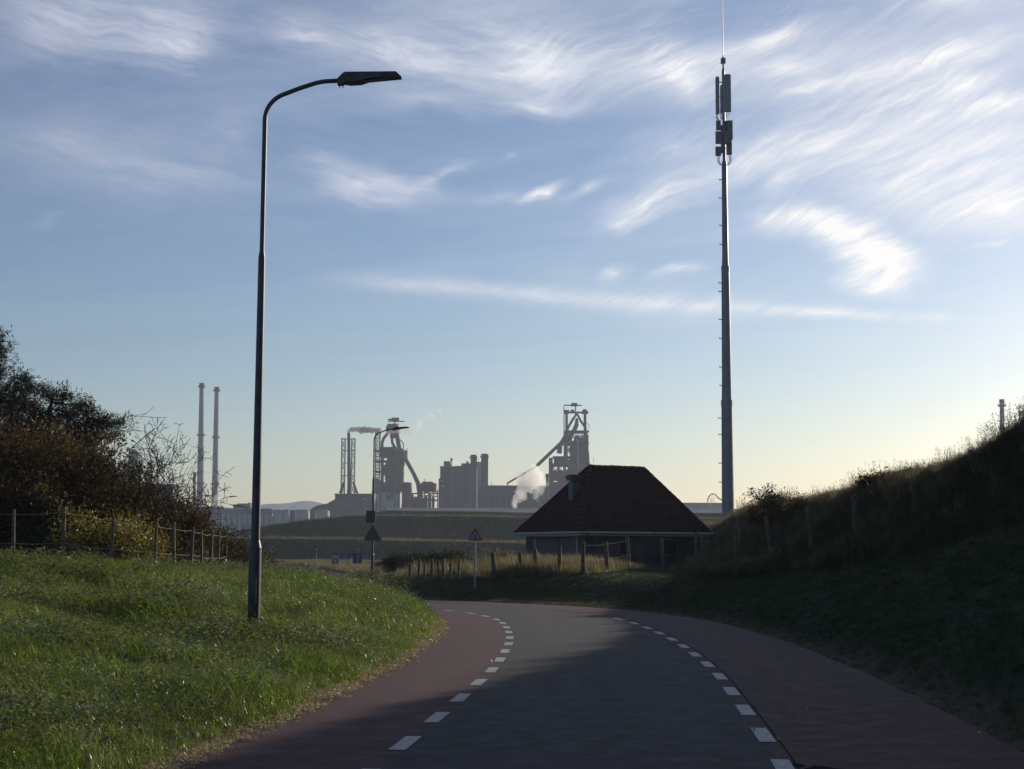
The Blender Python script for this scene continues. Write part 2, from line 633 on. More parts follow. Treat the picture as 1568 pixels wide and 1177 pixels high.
def vnoise(X, Y, sc, seed=0):
    """value noise"""
    x, y = X * sc + seed * 17.3, Y * sc + seed * 9.1
    xi, yi = np.floor(x).astype(int), np.floor(y).astype(int)
    fx, fy = x - xi, y - yi
    fx, fy = fx * fx * (3 - 2 * fx), fy * fy * (3 - 2 * fy)

    def h(a, b):
        v = np.sin(a * 127.1 + b * 311.7 + seed * 74.7) * 43758.5453
        return v - np.floor(v)
    return (h(xi, yi) * (1 - fx) + h(xi + 1, yi) * fx) * (1 - fy) + (h(xi, yi + 1) * (1 - fx) + h(xi + 1, yi + 1) * fx) * fy


CREST = ([-10, 25, 32, 36, 39.6, 46, 52, 60, 71, 82, 100, 130, 170],
         [6.9, 6.1, 4.8, 4.1, 3.85, 3.75, 3.6, 3.45, 3.3, 3.3, 3.0, 1.6, 0])
XEDGE = ([-10, 0, 11, 20, 27, 33, 39, 45, 50, 60, 70, 78, 90, 120], [3.2, 3.4, 3.9, 4.8, 5.15, 4.9, 4.3, 3.6, 4, 4.8, 6.2, 8.3, 9.8, 10])
DIKE = ([60, 200, 236, 246, 248, 254, 300, 321.5, 327.5, 334, 384, 395, 402, 406, 440, 520, 700, 1000, 4000],
        [0, 0, -1.5, -.2, .10, .1, -.2, 0, 4.0, 4.0, 4.3, 10.8, 10.9, 12.5, 12.3, 10, 8, 5, 2])
DCAP = ([-140, -110, -82, -65, -53, -38, -30, 400], [1.5, 2.2, 4.0, 7.4, 9.3, 11.2, 13, 13])


def hgt(X, Y, s=None):
    X = np.asarray(X, float)
    Y = np.asarray(Y, float)
    shp = X.shape
    X, Y = X.ravel(), Y.ravel()
    s = sdist(X, Y) if s is None else s
    bump = (vnoise(X, Y, .45, 1) - .5) * .16 + (vnoise(X, Y, 1.3, 2) - .5) * .07
    # left verge: gentle near us, a steeper mound inside the bend
    d = np.maximum(-s - WL, 0)
    zn = np.minimum(.13 * d + .0055 * d * d, 1.15)
    zf = 1.02 * (1 - np.exp(-d / 2.0)) + .03 * np.clip(d - 4, 0, 6)
    w = sm(20, 35, Y)
    zl = (zn * (1 - w) + zf * w) * (1 - sm(44, 54, Y))
    zl = zl + bump * sm(.2, 1.5, d) * (1 - sm(60, 90, Y))
    # far side of the bend and right hill
    e = np.maximum(s - WRR, 0)
    zo = .82 * sm(.4, 4.2, e) * sm(-9, -1, X) * (1 - .6 * sm(12, 18, e))
    zo = zo + .25 * sm(0, 3, e) * (1 - sm(-9, -1, X))
    C = np.interp(Y, *CREST)
    xe = np.interp(Y, *XEDGE)
    xc = 12 - 1.0 * sm(56, 68, Y) + 1.2 * sm(72, 80, Y)
    t = np.clip((X - xe) / (xc - xe), 0, 1)
    pr = np.where(t < .42, .27 * t / .42, .27 + .73 * sm(0, 1, (t - .42) / .58))
    zh = C * pr - .02 * np.clip(X - xc, 0, 100)
    zh = zh + bump * 1.3 * sm(.1, .5, t)
    zr = np.maximum(zo + bump * .5 * sm(.3, 2, e), zh * sm(0, .6, e))
    z = np.where(s < 0, zl, zr)
    inside = (s > -WL - .05) & (s < WRR + .05)
    edge = sm(0, .35, np.where(s < 0, -s - WL - .05, s - WRR - .05))
    z = np.where(inside, -.06, -.06 * (1 - edge) + z + .03 * edge)
    # beyond: flat polder, then the terraced dike
    zd = np.interp(Y, *DIKE)
    cap = np.interp(X, *DCAP)
    low = X < -27
    zd = np.where((Y > 240) & (Y < 262) & (~low), zd - .045 * np.clip(X + 27, 0, 30), zd)
    zd = np.where(Y > 300, np.minimum(zd, cap + np.where(Y > 330, 0, 0)), zd)
    zd = zd + (vnoise(X, Y, .06, 5) - .5) * .35 * sm(200, 300, Y) * (1 - sm(1500, 2500, Y))
    zd = zd + (vnoise(X, Y * .2, .022, 6) - .5) * 1.3 * sm(300, 330, Y) * (1 - sm(420, 520, Y))
    far = sm(90, 140, Y)
    far = np.where(s > 0, far, sm(60, 90, Y))
    hill_keep = np.where(X > 9, sm(150, 230, Y), far)
    k = np.where(X > 9, hill_keep, far)
    z = z * (1 - k) + np.where(inside & (Y < 236), -.06, zd) * k
    return z.reshape(shp)


def H(x, y):
    return float(hgt(np.array([x]), np.array([y]))[0])


def steps(*segs):
    out = [segs[0][0]]
    for a, b, st in segs:
        n = max(1, int(round((b - a) / st)))
        out += list(a + (b - a) * (np.arange(1, n + 1) / n))
    return np.array(out)


xs = steps((-2900, -400, 250), (-400, -120, 14), (-120, -40, 2.5), (-40, -16, .8), (-16, -5, .4), (-5, 8, .2), (8, 16, .4), (16, 40, 1.5),
           (40, 150, 8), (150, 400, 25), (400, 2900, 250))
ys = steps((-60, -4, 4), (-4, 7, .8), (7, 52, .22), (52, 110, .7), (110, 230, 4), (230, 262, .8), (262, 318, 4), (318, 336, .6),
           (336, 380, 4), (380, 410, .6), (410, 560, 10), (560, 2900, 150))
GX, GY = np.meshgrid(xs, ys)
gs = sdist(GX, GY)
GZ = hgt(GX, GY, gs)
V = np.stack([GX.ravel(), GY.ravel(), GZ.ravel()], 1)
nx, ny = len(xs), len(ys)
ii = (np.arange(ny - 1)[:, None] * nx + np.arange(nx - 1)[None, :]).ravel()
Fq = np.stack([ii, ii + 1, ii + nx + 1, ii + nx], 1)
gm = np_mesh('ground', V, Fq, M_ground, smooth=True)
dd = np.where(gs < 0, -gs - WL, gs - WRR)
dirt = np.clip(1 - np.abs(dd - .05) / .45, 0, 1) * (np.abs(GX.ravel()) < 40) * (GY.ravel() < 60)
gm.attributes.new('dirt', 'FLOAT', 'POINT').data.foreach_set('value', dirt.astype(np.float32))
tag(obj('ground', gm), kind='structure')


# ------------------------------------------------------------------ road
def strip(name, o0, o1, material, z=0., i0=0, i1=None, cols=2, parent=None, wob=0.):
    i1 = i1 or int(np.searchsorted(CS, 122))
    idx = np.arange(i0, i1)
    Vv = []
    for c in range(cols):
        o = o0 + (o1 - o0) * c / (cols - 1)
        ox = np.full(len(idx), o)
        if wob and c == (0 if o0 < -2 else cols - 1):
            ox = ox + (vnoise(CS[idx], CS[idx] * 0, 1.7, 3 + c) - .5) * wob
        Vv.append(np.column_stack([CP[idx] + CN[idx] * ox[:, None], np.full(len(idx), z)]))
    n = len(idx)
    V = np.concatenate(Vv)
    fs = []
    for c in range(cols - 1):
        a = np.arange(n - 1) + c * n
        fs.append(np.stack([a, a + n, a + n + 1, a + 1], 1))
    me = np_mesh(name, V, np.concatenate(fs), material)
    of = np.repeat(o0 + (o1 - o0) * np.arange(cols) / (cols - 1), n)
    me.attributes.new('offset', 'FLOAT', 'POINT').data.foreach_set('value', of.astype(np.float32))
    return obj(name, me, parent)


road = strip('road', -WD, WD, M_asph, .0, cols=5)
tag(road, kind='structure')
cl1 = tag(strip('cycle_lane', -WL, -WD, M_redas, .0, cols=3, wob=.06), kind='structure')
cl2 = tag(strip('cycle_lane', WD, WRR, M_redas, .0, cols=3, wob=.06), kind='structure')


def dash(s0, L, off, w=.135):
    m = MB()
    n = 5
    vs = []
    for k in range(n):
        s = s0 + L * k / (n - 1)
        x = np.interp(s, CS, CP[:, 0])
        y = np.interp(s, CS, CP[:, 1])
        nxn = np.array([np.interp(s, CS, CN[:, 0]), np.interp(s, CS, CN[:, 1])])
        for o in (off - w / 2, off + w / 2):
            vs.append((x + nxn[0] * o, y + nxn[1] * o, .005))
    m.add(vs, [(2 * k, 2 * k + 1, 2 * k + 3, 2 * k + 2) for k in range(n - 1)])
    return m.build('lane_dash', M_paint, road)


# dash rhythm is read off the nearest dashes of each line
s12 = float(np.interp(12.0, CP[:60 * 4, 1], CS[:60 * 4]))
for k in range(-3, 46):
    dash(s12 - .15 + 1.95 * k, .90, -WD - .02)
    if k < 13:
        dash(s12 - 1.35 + 2.06 * k, 1.0, WD + .02)
m = MB()
for (ox, oy, r) in ((.22, 10.98, .09), (.30, 11.10, .07), (.12, 11.22, .06), (.42, 10.98, .06)):
    c = Vector((1.95 + ox * .8, oy, .004 + ox * .002))
    m.add([c + Vector((math.cos(a) * r * rnd.uniform(.7, 1.3), math.sin(a) * r * 1.4 * rnd.uniform(.7, 1.3), 0)) for a in np.linspace(0, 2 * math.pi, 11)[:-1]],
          [tuple(range(10))])
m.build('tar_patch', M_tar, cl2)
strip('tar_joint', WD + .112, WD + .124, M_tar, .004, parent=road)

# ------------------------------------------------------------------ grasses
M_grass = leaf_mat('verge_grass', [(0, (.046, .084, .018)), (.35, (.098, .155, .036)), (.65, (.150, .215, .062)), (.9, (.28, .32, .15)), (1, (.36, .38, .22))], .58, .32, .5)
M_herb = leaf_mat('verge_herbs', [(0, (.045, .068, .018)), (.5, (.09, .12, .04)), (.8, (.18, .20, .10)), (1, (.50, .50, .40))], .45, .45, .6, .4)  # near-white end of the ramp paints glints on the leaves
M_glint = leaf_mat('painted_grass_glints', [(0, (.10, .14, .05)), (.4, (.24, .29, .14)), (1, (.58, .60, .44))], .35, .35, .9, .8)  # pale tones paint whitish glints of light among the grass
M_mown_shade = leaf_mat('mown_turf_shade_tone', [(0, (.018, .040, .010)), (.5, (.034, .062, .018)), (.85, (.055, .085, .028)), (1, (.10, .10, .055))], .35, .5, .5, .3)  # verge grass with the shade put into a darker colour
M_straw = leaf_mat('dead_straw', [(0, (.14, .11, .07)), (.4, (.34, .28, .19)), (1, (.58, .50, .36))], .3, .6, .8)
M_dry = leaf_mat('tall_dry_grass', [(0, (.055, .050, .030)), (.4, (.12, .105, .065)), (.7, (.17, .15, .10)), (1, (.27, .235, .17))], .42, .5, .3)
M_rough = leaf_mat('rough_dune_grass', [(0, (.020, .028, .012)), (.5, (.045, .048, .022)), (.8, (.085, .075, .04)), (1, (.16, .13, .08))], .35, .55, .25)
M_seed = leaf_mat('weed_heads', [(0, (.035, .026, .018)), (.6, (.08, .055, .035)), (1, (.15, .11, .07))], .25, .7, .5)


def blades(n, spread, h0, h1, w, lean, seed, bend=.5, segs=3):
    """one clump: n curved tapering blades"""
    g = np.random.default_rng(seed)
    V, Fs = [], []
    for k in range(n):
        a = g.uniform(0, 2 * math.pi)
        r = spread * math.sqrt(g.uniform(0, 1))
        b = np.array([math.cos(a) * r, math.sin(a) * r, -.03])
        h = g.uniform(h0, h1)
        la = g.uniform(0, 2 * math.pi)
        ld = np.array([math.cos(la), math.sin(la), 0])
        sd_ = np.array([-ld[1], ld[0], 0])
        le = g.uniform(.1, 1) * lean * h
        ww = w * g.uniform(.6, 1.3)
        base = len(V)
        for j in range(segs):
            t = j / segs
            c = b + ld * le * (t ** (1 + bend * 2)) + np.array([0, 0, h * (t - .25 * lean * t * t)])
            wj = ww * (1 - t * .7) * .5
            V += [c - sd_ * wj, c + sd_ * wj]
        c = b + ld * le + np.array([0, 0, h * (1 - .25 * lean)])
        V.append(c)
        for j in range(segs - 1):
            q = base + 2 * j
            Fs += [(q, q + 1, q + 3), (q, q + 3, q + 2)]
        q = base + 2 * (segs - 1)
        Fs.append((q, q + 1, q + 2))
    return np.array(V), np.array(Fs)


def leafy(n, spread, h, size, seed):
    """broad-leaved weeds: short stems with oval leaves that face the sky at odd angles"""
    g = np.random.default_rng(seed)
    V, Fs = [], []
    for k in range(n):
        a = g.uniform(0, 2 * math.pi)
        r = spread * math.sqrt(g.uniform(0, 1))
        c = np.array([math.cos(a) * r, math.sin(a) * r, g.uniform(.15, 1) * h])
        la = g.uniform(0, 2 * math.pi)
        up = g.uniform(-.2, .8)
        u = np.array([math.cos(la), math.sin(la), up])
        u /= np.linalg.norm(u)
        v = np.cross(u, np.array([g.normal(0, .4), g.normal(0, .4), 1]))
        v /= np.linalg.norm(v)
        L = size * g.uniform(.6, 1.4)
        b = len(V)
        V += [c, c + u * L * .5 + v * L * .26, c + u * L, c + u * L * .5 - v * L * .26]
        Fs += [(b, b + 1, b + 2), (b, b + 2, b + 3)]
    return np.array(V), np.array(Fs)


def src_collection(name, parts):
    c = bpy.data.collections.new(name)
    for k, (vf, mm) in enumerate(parts):
        me = np_mesh(name + '_clump', vf[0], vf[1], mm)
        o = bpy.data.objects.new(name + '_clump', me)
        c.objects.link(o)
    return c


def scatter(name, coll, pts, scl, idx, label=None, lean=.15):
    me = bpy.data.meshes.new(name)
    me.vertices.add(len(pts))
    me.vertices.foreach_set('co', np.asarray(pts, np.float32).ravel())
    n = len(pts)
    rot = np.stack([rng.normal(0, lean, n), rng.normal(0, lean, n), rng.uniform(0, 2 * math.pi, n)], 1).astype(np.float32)
    me.attributes.new('rot', 'FLOAT_VECTOR', 'POINT').data.foreach_set('vector', rot.ravel())
    me.attributes.new('scl', 'FLOAT', 'POINT').data.foreach_set('value', np.asarray(scl, np.float32))
    me.attributes.new('pick', 'INT', 'POINT').data.foreach_set('value', np.asarray(idx, np.int32))
    me.update()
    o = obj(name, me)
    ng = bpy.data.node_groups.new(name + '_scatter', 'GeometryNodeTree')
    ng.interface.new_socket('Geometry', in_out='INPUT', socket_type='NodeSocketGeometry')
    ng.interface.new_socket('Geometry', in_out='OUTPUT', socket_type='NodeSocketGeometry')
    N, L = ng.nodes, ng.links
    gi, go = N.new('NodeGroupInput'), N.new('NodeGroupOutput')
    iop = N.new('GeometryNodeInstanceOnPoints')
    ci = N.new('GeometryNodeCollectionInfo')
    ci.inputs['Collection'].default_value = coll
    ci.inputs['Separate Children'].default_value = True
    ci.inputs['Reset Children'].default_value = True

    def attr(nm, typ):
        a = N.new('GeometryNodeInputNamedAttribute')
        a.data_type = typ
        a.inputs[0].default_value = nm
        return a.outputs[0]
    L.new(gi.outputs[0], iop.inputs['Points'])
    L.new(ci.outputs[0], iop.inputs['Instance'])
    iop.inputs['Pick Instance'].default_value = True
    L.new(attr('pick', 'INT'), iop.inputs['Instance Index'])
    L.new(attr('rot', 'FLOAT_VECTOR'), iop.inputs['Rotation'])
    L.new(attr('scl', 'FLOAT'), iop.inputs['Scale'])
    L.new(iop.outputs[0], go.inputs[0])
    md = o.modifiers.new('scatter', 'NODES')
    md.node_group = ng
    tag(o, label, kind='stuff')
    return o


def spots(n, x0, x1, y0, y1, keep):
    X = rng.uniform(x0, x1, n)
    Y = rng.uniform(y0, y1, n)
    s = sdist(X, Y)
    k = keep(X, Y, s)
    X, Y, s = X[k], Y[k], s[k]
    return np.stack([X, Y, hgt(X, Y, s)], 1), s


C_verge = src_collection('verge', [
    (blades(60, .17, .07, .20, .0075, 1.0, 1), M_grass), (blades(60, .18, .08, .24, .0075, 1.4, 2), M_grass),
    (blades(54, .16, .06, .17, .006, .9, 3), M_grass), (leafy(60, .17, .13, .026, 4), M_herb),
    (leafy(50, .14, .19, .030, 5), M_herb), (blades(22, .16, .08, .26, .005, 1.5, 6), M_straw),
    (leafy(46, .17, .20, .024, 7), M_glint), (blades(26, .17, .10, .24, .008, 1.8, 8), M_glint)])
C_mown_shade = src_collection('mown', [(blades(60, .17, .06, .15, .006, 1.0, 101), M_mown_shade), (blades(60, .18, .07, .17, .006, 1.2, 102), M_mown_shade), (blades(54, .16, .05, .14, .007, .9, 103), M_mown_shade),
    (leafy(40, .17, .08, .030, 104), M_mown_shade)])
in_view = lambda X, Y, m=.8: np.abs(X) < .345 * Y + m


def pick(n, w):
    return rng.choice(len(w), n, p=np.array(w) / sum(w))


# near left verge
p, s = spots(30000, -11, -1, 7.5, 26, lambda X, Y, s: (s < -WL - .06) & in_view(X, Y))
cl = vnoise(p[:, 0], p[:, 1], .9, 11)
ix = pick(len(p), [3, 3, 3, .45, .3, .6])
ix = np.where((cl > .70) & (rng.random(len(p)) < .45), 3 + (rng.random(len(p)) < .5), ix)
cf = vnoise(p[:, 0], p[:, 1], 1.1, 14) * .6 + vnoise(p[:, 0], p[:, 1], 3.1, 15) * .4
ix = np.where((cf > .50) & (rng.random(len(p)) < .30 * np.clip((cf - .50) * 6, 0, 1)), 6 + (rng.random(len(p)) < .5), ix)
sc = rng.uniform(.55, 1.5, len(p)) * (.55 + 1.1 * vnoise(p[:, 0], p[:, 1], .7, 12)) * np.clip(.35 + (-s - WL) * 1.0, .38, 1.1)
scatter('verge_grass', C_verge, p, sc, ix, 'sunlit green verge grass with weeds on the left mound')
p, s = spots(24000, -19, 2, 26, 52, lambda X, Y, s: (s < -WL - .06) & in_view(X, Y, 1.5))
cl = vnoise(p[:, 0], p[:, 1], .5, 11)
ix = pick(len(p), [3, 3, 3, .45, .3, .6])
ix = np.where((cl > .70) & (rng.random(len(p)) < .4), 3 + (rng.random(len(p)) < .5), ix)
cf = vnoise(p[:, 0], p[:, 1], .8, 14) * .6 + vnoise(p[:, 0], p[:, 1], 2.4, 15) * .4
ix = np.where((cf > .60) & (rng.random(len(p)) < .22), 6 + (rng.random(len(p)) < .5), ix)
sc = rng.uniform(.8, 1.35, len(p)) * (.7 + .85 * vnoise(p[:, 0], p[:, 1], .6, 12)) * np.clip(.5 + (-s - WL) * .8, .55, 1.15)
scatter('mound_grass', C_verge, p, sc, ix, 'green grass on the mound inside the bend')
# mown verge on the right of the road, shade painted into its darker green
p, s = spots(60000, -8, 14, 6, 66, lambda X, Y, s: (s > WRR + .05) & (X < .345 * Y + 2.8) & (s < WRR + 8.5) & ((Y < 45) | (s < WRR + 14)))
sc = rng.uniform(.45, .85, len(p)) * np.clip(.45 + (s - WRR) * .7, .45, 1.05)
scatter('shaded_verge_grass', C_mown_shade, p, sc, pick(len(p), [3, 3, 3, .6]), 'mown verge grass right of the road, shade painted into its colour')
# straw and dead leaves along the road's edge
M_litter = src_collection('litter', [(leafy(16, .14, .016, .032, 31), M_straw), (blades(40, .14, .012, .03, .009, 5, 32), M_straw)])
p, s = spots(60000, -3, 0, 9, 40, lambda X, Y, s: (s < -WL + .11) & (s > -WL - .18))
p[:, 2] = np.maximum(p[:, 2], 0.0) + .012
k = rng.random(len(p)) < np.where(s > -WL + .04, .30, .95) * (.3 + vnoise(p[:, 0], p[:, 1], 1.4, 20))
p = p[k]
scatter('edge_litter', M_litter, p, rng.uniform(.5, 1.2, len(p)), pick(len(p), [1, 1]), 'straw and dead leaves along the left road edge')


p, s = spots(3000, -3, 8, 9, 40, lambda X, Y, s: (np.abs(s) < 3.3) & (vnoise(X, Y, .8, 90) > .5) & (rng.random(len(X)) < np.where(np.abs(np.abs(s) - 1.9) < .9, .10, .03)))
p[:, 2] = .012
C_leaf = src_collection('blown', [(leafy(2, .03, .01, .045, 91), M_straw), (leafy(1, .03, .01, .06, 92), M_straw)])
scatter('blown_leaves', C_leaf, p, rng.uniform(.5, 1.1, len(p)), pick(len(p), [1, 1]), 'a few dead leaves blown over the road', .3)


def weeds(n, h0, h1, seed):
    """dead stalks with knobbly seed heads"""
    g = np.random.default_rng(seed)
    V, Fs = [], []
    for k in range(n):
        a = g.uniform(0, 2 * math.pi)
        r = .3 * math.sqrt(g.uniform(0, 1))
        b = np.array([math.cos(a) * r, math.sin(a) * r, -.05])
        h = g.uniform(h0, h1)
        tip = b + np.array([g.normal(0, .1) * h, g.normal(0, .1) * h, h])
        w = np.array([.006, 0, 0])
        w2 = np.array([0, .006, 0])
        q = len(V)
        V += [b - w, b + w, tip, b - w2, b + w2, tip]
        Fs += [(q, q + 1, q + 2), (q + 3, q + 4, q + 5)]
        for j in range(g.integers(5, 12)):
            t = g.uniform(.62, 1.02)
            c = b + (tip - b) * t + g.normal(0, .022, 3)
            d1, d2 = g.normal(0, 1, 3), g.normal(0, 1, 3)
            d1 *= .028 / np.linalg.norm(d1)
            d2 *= .022 / np.linalg.norm(d2)
            q = len(V)
            V += [c - d1, c + d1, c + d2]
            Fs += [(q, q + 1, q + 2)]
    return np.array(V), np.array(Fs)


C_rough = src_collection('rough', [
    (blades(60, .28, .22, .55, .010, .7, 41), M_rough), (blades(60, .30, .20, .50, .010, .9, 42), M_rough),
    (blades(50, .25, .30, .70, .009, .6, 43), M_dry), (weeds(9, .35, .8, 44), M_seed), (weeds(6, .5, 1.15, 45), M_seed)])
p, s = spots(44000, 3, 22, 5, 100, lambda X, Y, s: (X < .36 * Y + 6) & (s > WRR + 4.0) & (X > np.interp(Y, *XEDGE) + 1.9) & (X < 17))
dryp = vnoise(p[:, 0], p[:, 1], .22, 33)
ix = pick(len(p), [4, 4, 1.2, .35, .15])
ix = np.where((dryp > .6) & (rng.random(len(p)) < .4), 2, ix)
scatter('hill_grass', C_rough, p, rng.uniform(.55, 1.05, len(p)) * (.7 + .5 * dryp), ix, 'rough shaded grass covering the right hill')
# weeds that stand up along the crest
p, s = spots(2600, 10.6, 13.2, 28, 84, lambda X, Y, s: X > 0)
k = vnoise(p[:, 0], p[:, 1], .35, 36) > .38
p = p[k]
scatter('crest_weeds', C_rough, p, rng.uniform(.45, .9, len(p)) * (.45 + .8 * vnoise(p[:, 0], p[:, 1], .25, 37)), pick(len(p), [1, 1, 2, 3, 1.6]),
        'seeding weeds along the crest of the right hill')
# golden grass by the fence in front of the house and on the far bank
C_gold = src_collection('gold', [(blades(60, .3, .35, .75, .010, .5, 51), M_dry), (blades(54, .3, .3, .65, .010, .7, 52), M_dry), (blades(40, .3, .15, .4, .012, .7, 53), M_grass)])
RPOSTS = [(757, 846, 884, -.06), (797, 846, 878, -.03), (822, 840, 878, -.08), (856, 836, 879, .02), (893, 830, 880, 0), (930, 829, 876, -.06),
          (965, 822, 873, -.14), (1018, 824, 874, -.16), (1068, 815, 872, -.06)]


def foot_y(px, py, y0=45., y1=72.):
    for Y in np.arange(y0, y1, .25):
        b = at(px, py, Y)
        if b.z <= H(b.x, Y):
            return float(Y)
    return y1


FPY = [foot_y(a, c) for a, _, c, _ in RPOSTS]
print('FENCE', FPY)
_fx = [at(a, c, y).x for (a, _, c, _), y in zip(RPOSTS, FPY)]
FY = lambda X: np.interp(X, _fx, FPY)
p, s = spots(15000, -5, 11, 46, 74, lambda X, Y, s: (s > WRR + 2.6) & (Y > FY(X) - 1.2 * vnoise(X, Y, .8, 58)) & (X < np.interp(Y, *XEDGE) + 5) & (vnoise(X, Y, .35, 54) > .30) & (rng.random(len(X)) < np.clip((X + 1.6) / 2.2, .06, 1)))
scatter('golden_grass', C_gold, p, rng.uniform(.5, 1.15, len(p)) * (.5 + .8 * vnoise(p[:, 0], p[:, 1], .6, 55)), pick(len(p), [3, 3, 1.2]), 'golden dry grass in front of the tiled house')
p, s = spots(9000, -26, 6, 58, 200, lambda X, Y, s: (s > WRR + 1.0) & (vnoise(X, Y, .12, 60) > .42) & (Y > 68))
scatter('field_grass', C_gold, p, rng.uniform(.4, .8, len(p)) * np.clip(.55 + (p[:, 1] - 80) / 60, .55, 1.3), pick(len(p), [1.2, 1.2, 3]), 'patchy rough grass on the flat ground beyond the bend')

p, s = spots(60000, -34, -4, 84, 236, lambda X, Y, s: (s > WRR + .2) & (s < WRR + 2.2))
p = p[rng.random(len(p)) < .7]
scatter('roadside_grass', C_gold, p, rng.uniform(.6, 1.2, len(p)), pick(len(p), [2, 2, 1]), 'pale grass beside the road beyond the bend')

# dry grass lips of the dike terraces
def lip(x0, x1, yc, name, label, hh=.8, step=.22):
    n = int((x1 - x0) / step)
    X = rng.uniform(x0, x1, n)
    Y = yc + rng.normal(0, .8, n)
    pp = np.stack([X, Y, hgt(X, Y)], 1)
    scatter(name, C_gold, pp, rng.uniform(.7, 1.3, n) * hh, pick(n, [1, 1, 0]), label)


lip(-60, -22, 249, 'terrace_grass', 'pale grass along the lowest dike terrace', .9)
lip(-85, 60, 329, 'terrace_grass', 'pale grass along the middle dike terrace', 1.3, .16)
p, s = spots(9000, -85, 60, 318, 402, lambda X, Y, s: vnoise(X, Y, .09, 81) > .38)
scatter('dike_grass', C_rough, p, rng.uniform(.8, 1.9, len(p)), pick(len(p), [2, 2, 1.2, .4, .1]), 'uneven rough grass over the dike slopes')
lip(-40, 60, 397, 'terrace_grass', 'pale grass along the upper dike terrace', 1.2, .16)


# ------------------------------------------------------------------ street lamps
def lamp_parts(root, hgt_=8.5, head=1.0, mirror=1):
    """pole with wider foot, swept arm and flat head"""
    h = hgt_
    foot = MB().tube([(0, 0, -.3), (0, 0, 1.25)], .092, 20)
    foot.tube([(0, 0, 1.25), (.0, 0, 1.36)], [.092, .067], 20, False)
    foot.box((0, -.092, .62), (.085, .012, .36))
    f = foot.build('pole_base', M_pole, root, True)
    low = MB().tube([(0, 0, 1.34), (0, 0, 5.58)], [.066, .052], 18)
    low.tube([(0, 0, 5.58), (0, 0, 5.68)], [.052, .036], 18, False)
    low.build('lower_pole', M_pole, root, True)
    pts = [(0, 0, 5.66), (0, 0, 7.70)]
    for k in range(1, 10):
        a = k / 9 * R(68)
        pts.append((.42 * (1 - math.cos(a)), 0, 7.70 + .42 * math.sin(a)))
    x, z = pts[-1][0], pts[-1][2]
    pts += [(x + .25, 0, z + .10), (x + .50, 0, z + .185), (x + .62, 0, z + .21), (x + .86, 0, z + .225)]
    MB().tube(pts, [.036] * 2 + [.034] * (len(pts) - 2), 16).build('arm', M_pole, root, True)
    x, z = pts[-1][0], pts[-1][2]
    hd = MB()
    # side outline of the head, flat top, thickest at the spigot
    o = [(x - .02, z + .035), (x + .05, z + .09), (x + .09, z + .105), (x + .86, z + .12), (x + .94, z + .045), (x + .44, z + .005), (x + .32, z - .035), (x + .16, z - .055), (x - .01, z - .04)]
    n = len(o)
    half = [.05, .09, .11, .10, .085, .12, .12, .09, .05]
    vs = [(a, -w, b) for (a, b), w in zip(o, half)] + [(a, w, b) for (a, b), w in zip(o, half)]
    hd.add(vs, [tuple(range(n))[::-1], tuple(range(n, 2 * n))] + [(k, (k + 1) % n, (k + 1) % n + n, k + n) for k in range(n)])
    ho = hd.build('lamp_head', M_pole, root)
    gl = MB().box((x + .54, 0, z + .012), (.34, .14, .02), M=Matrix.Rotation(R(-7), 3, 'Y'))
    gl.build('lens', M_glass, ho)
    cl_ = MB().box((x + .02, 0, z - .02), (.10, .11, .10)).tube([(x + .0, .02, z - .06), (x + .0, .02, z - .11)], .008, 6)
    cl_.tube([(x + .05, .02, z - .06), (x + .05, .02, z - .11)], .008, 6)
    cl_.build('clamp', M_pole, root)


def copy_tree(o, parent=None):
    c = o.copy()
    COL.objects.link(c)
    c.parent = parent
    for ch in list(o.children):
        copy_tree(ch, c)
    return c


LY = 23.3
for _ in range(30):                      # stand it where the verge has the height seen at its foot
    lb = at(388, 968, LY)
    LY += (lb.z - (H(lb.x, lb.y) + .02)) * 6
lb = at(388, 968, LY)
LSC = (at(560, 108, LY).z - lb.z) / 8.45
lamp = empty('street_lamp', (lb.x, lb.y, H(lb.x, lb.y)), 0, 'tall dark street lamp nearest the camera on the green verge', 'street lamp', 'street lamps along the road')
lamp_parts(lamp)
lamp.scale = (LSC,) * 3
print('LAMP', LY, LSC)
l2 = copy_tree(lamp)
b2 = at(570, 880, 86.5)
l2.scale = (1, 1, 1)
l2.location = (b2.x, b2.y, H(b2.x, b2.y))
l2.rotation_euler.z = R(-12)
l2['label'] = 'second street lamp with dark sign backs on its pole'
l3 = copy_tree(lamp)
b3 = at(336.5, 840, 195)
l3.scale = (1, 1, 1)
l3.location = (b3.x, b3.y, H(b3.x, b3.y) + .2)
l3['label'] = 'far street lamp before the long pale warehouse left of the nearest pole'
l4 = copy_tree(lamp)
b4 = at(639.5, 830, 480)
l4.location = (at(639.5, 830, 332).x, 332, H(at(639.5, 830, 332).x, 332) - .2)
l4.scale = (1.0, 1.0, .52)
l4['label'] = 'small street lamp standing on the grassy dike terrace'

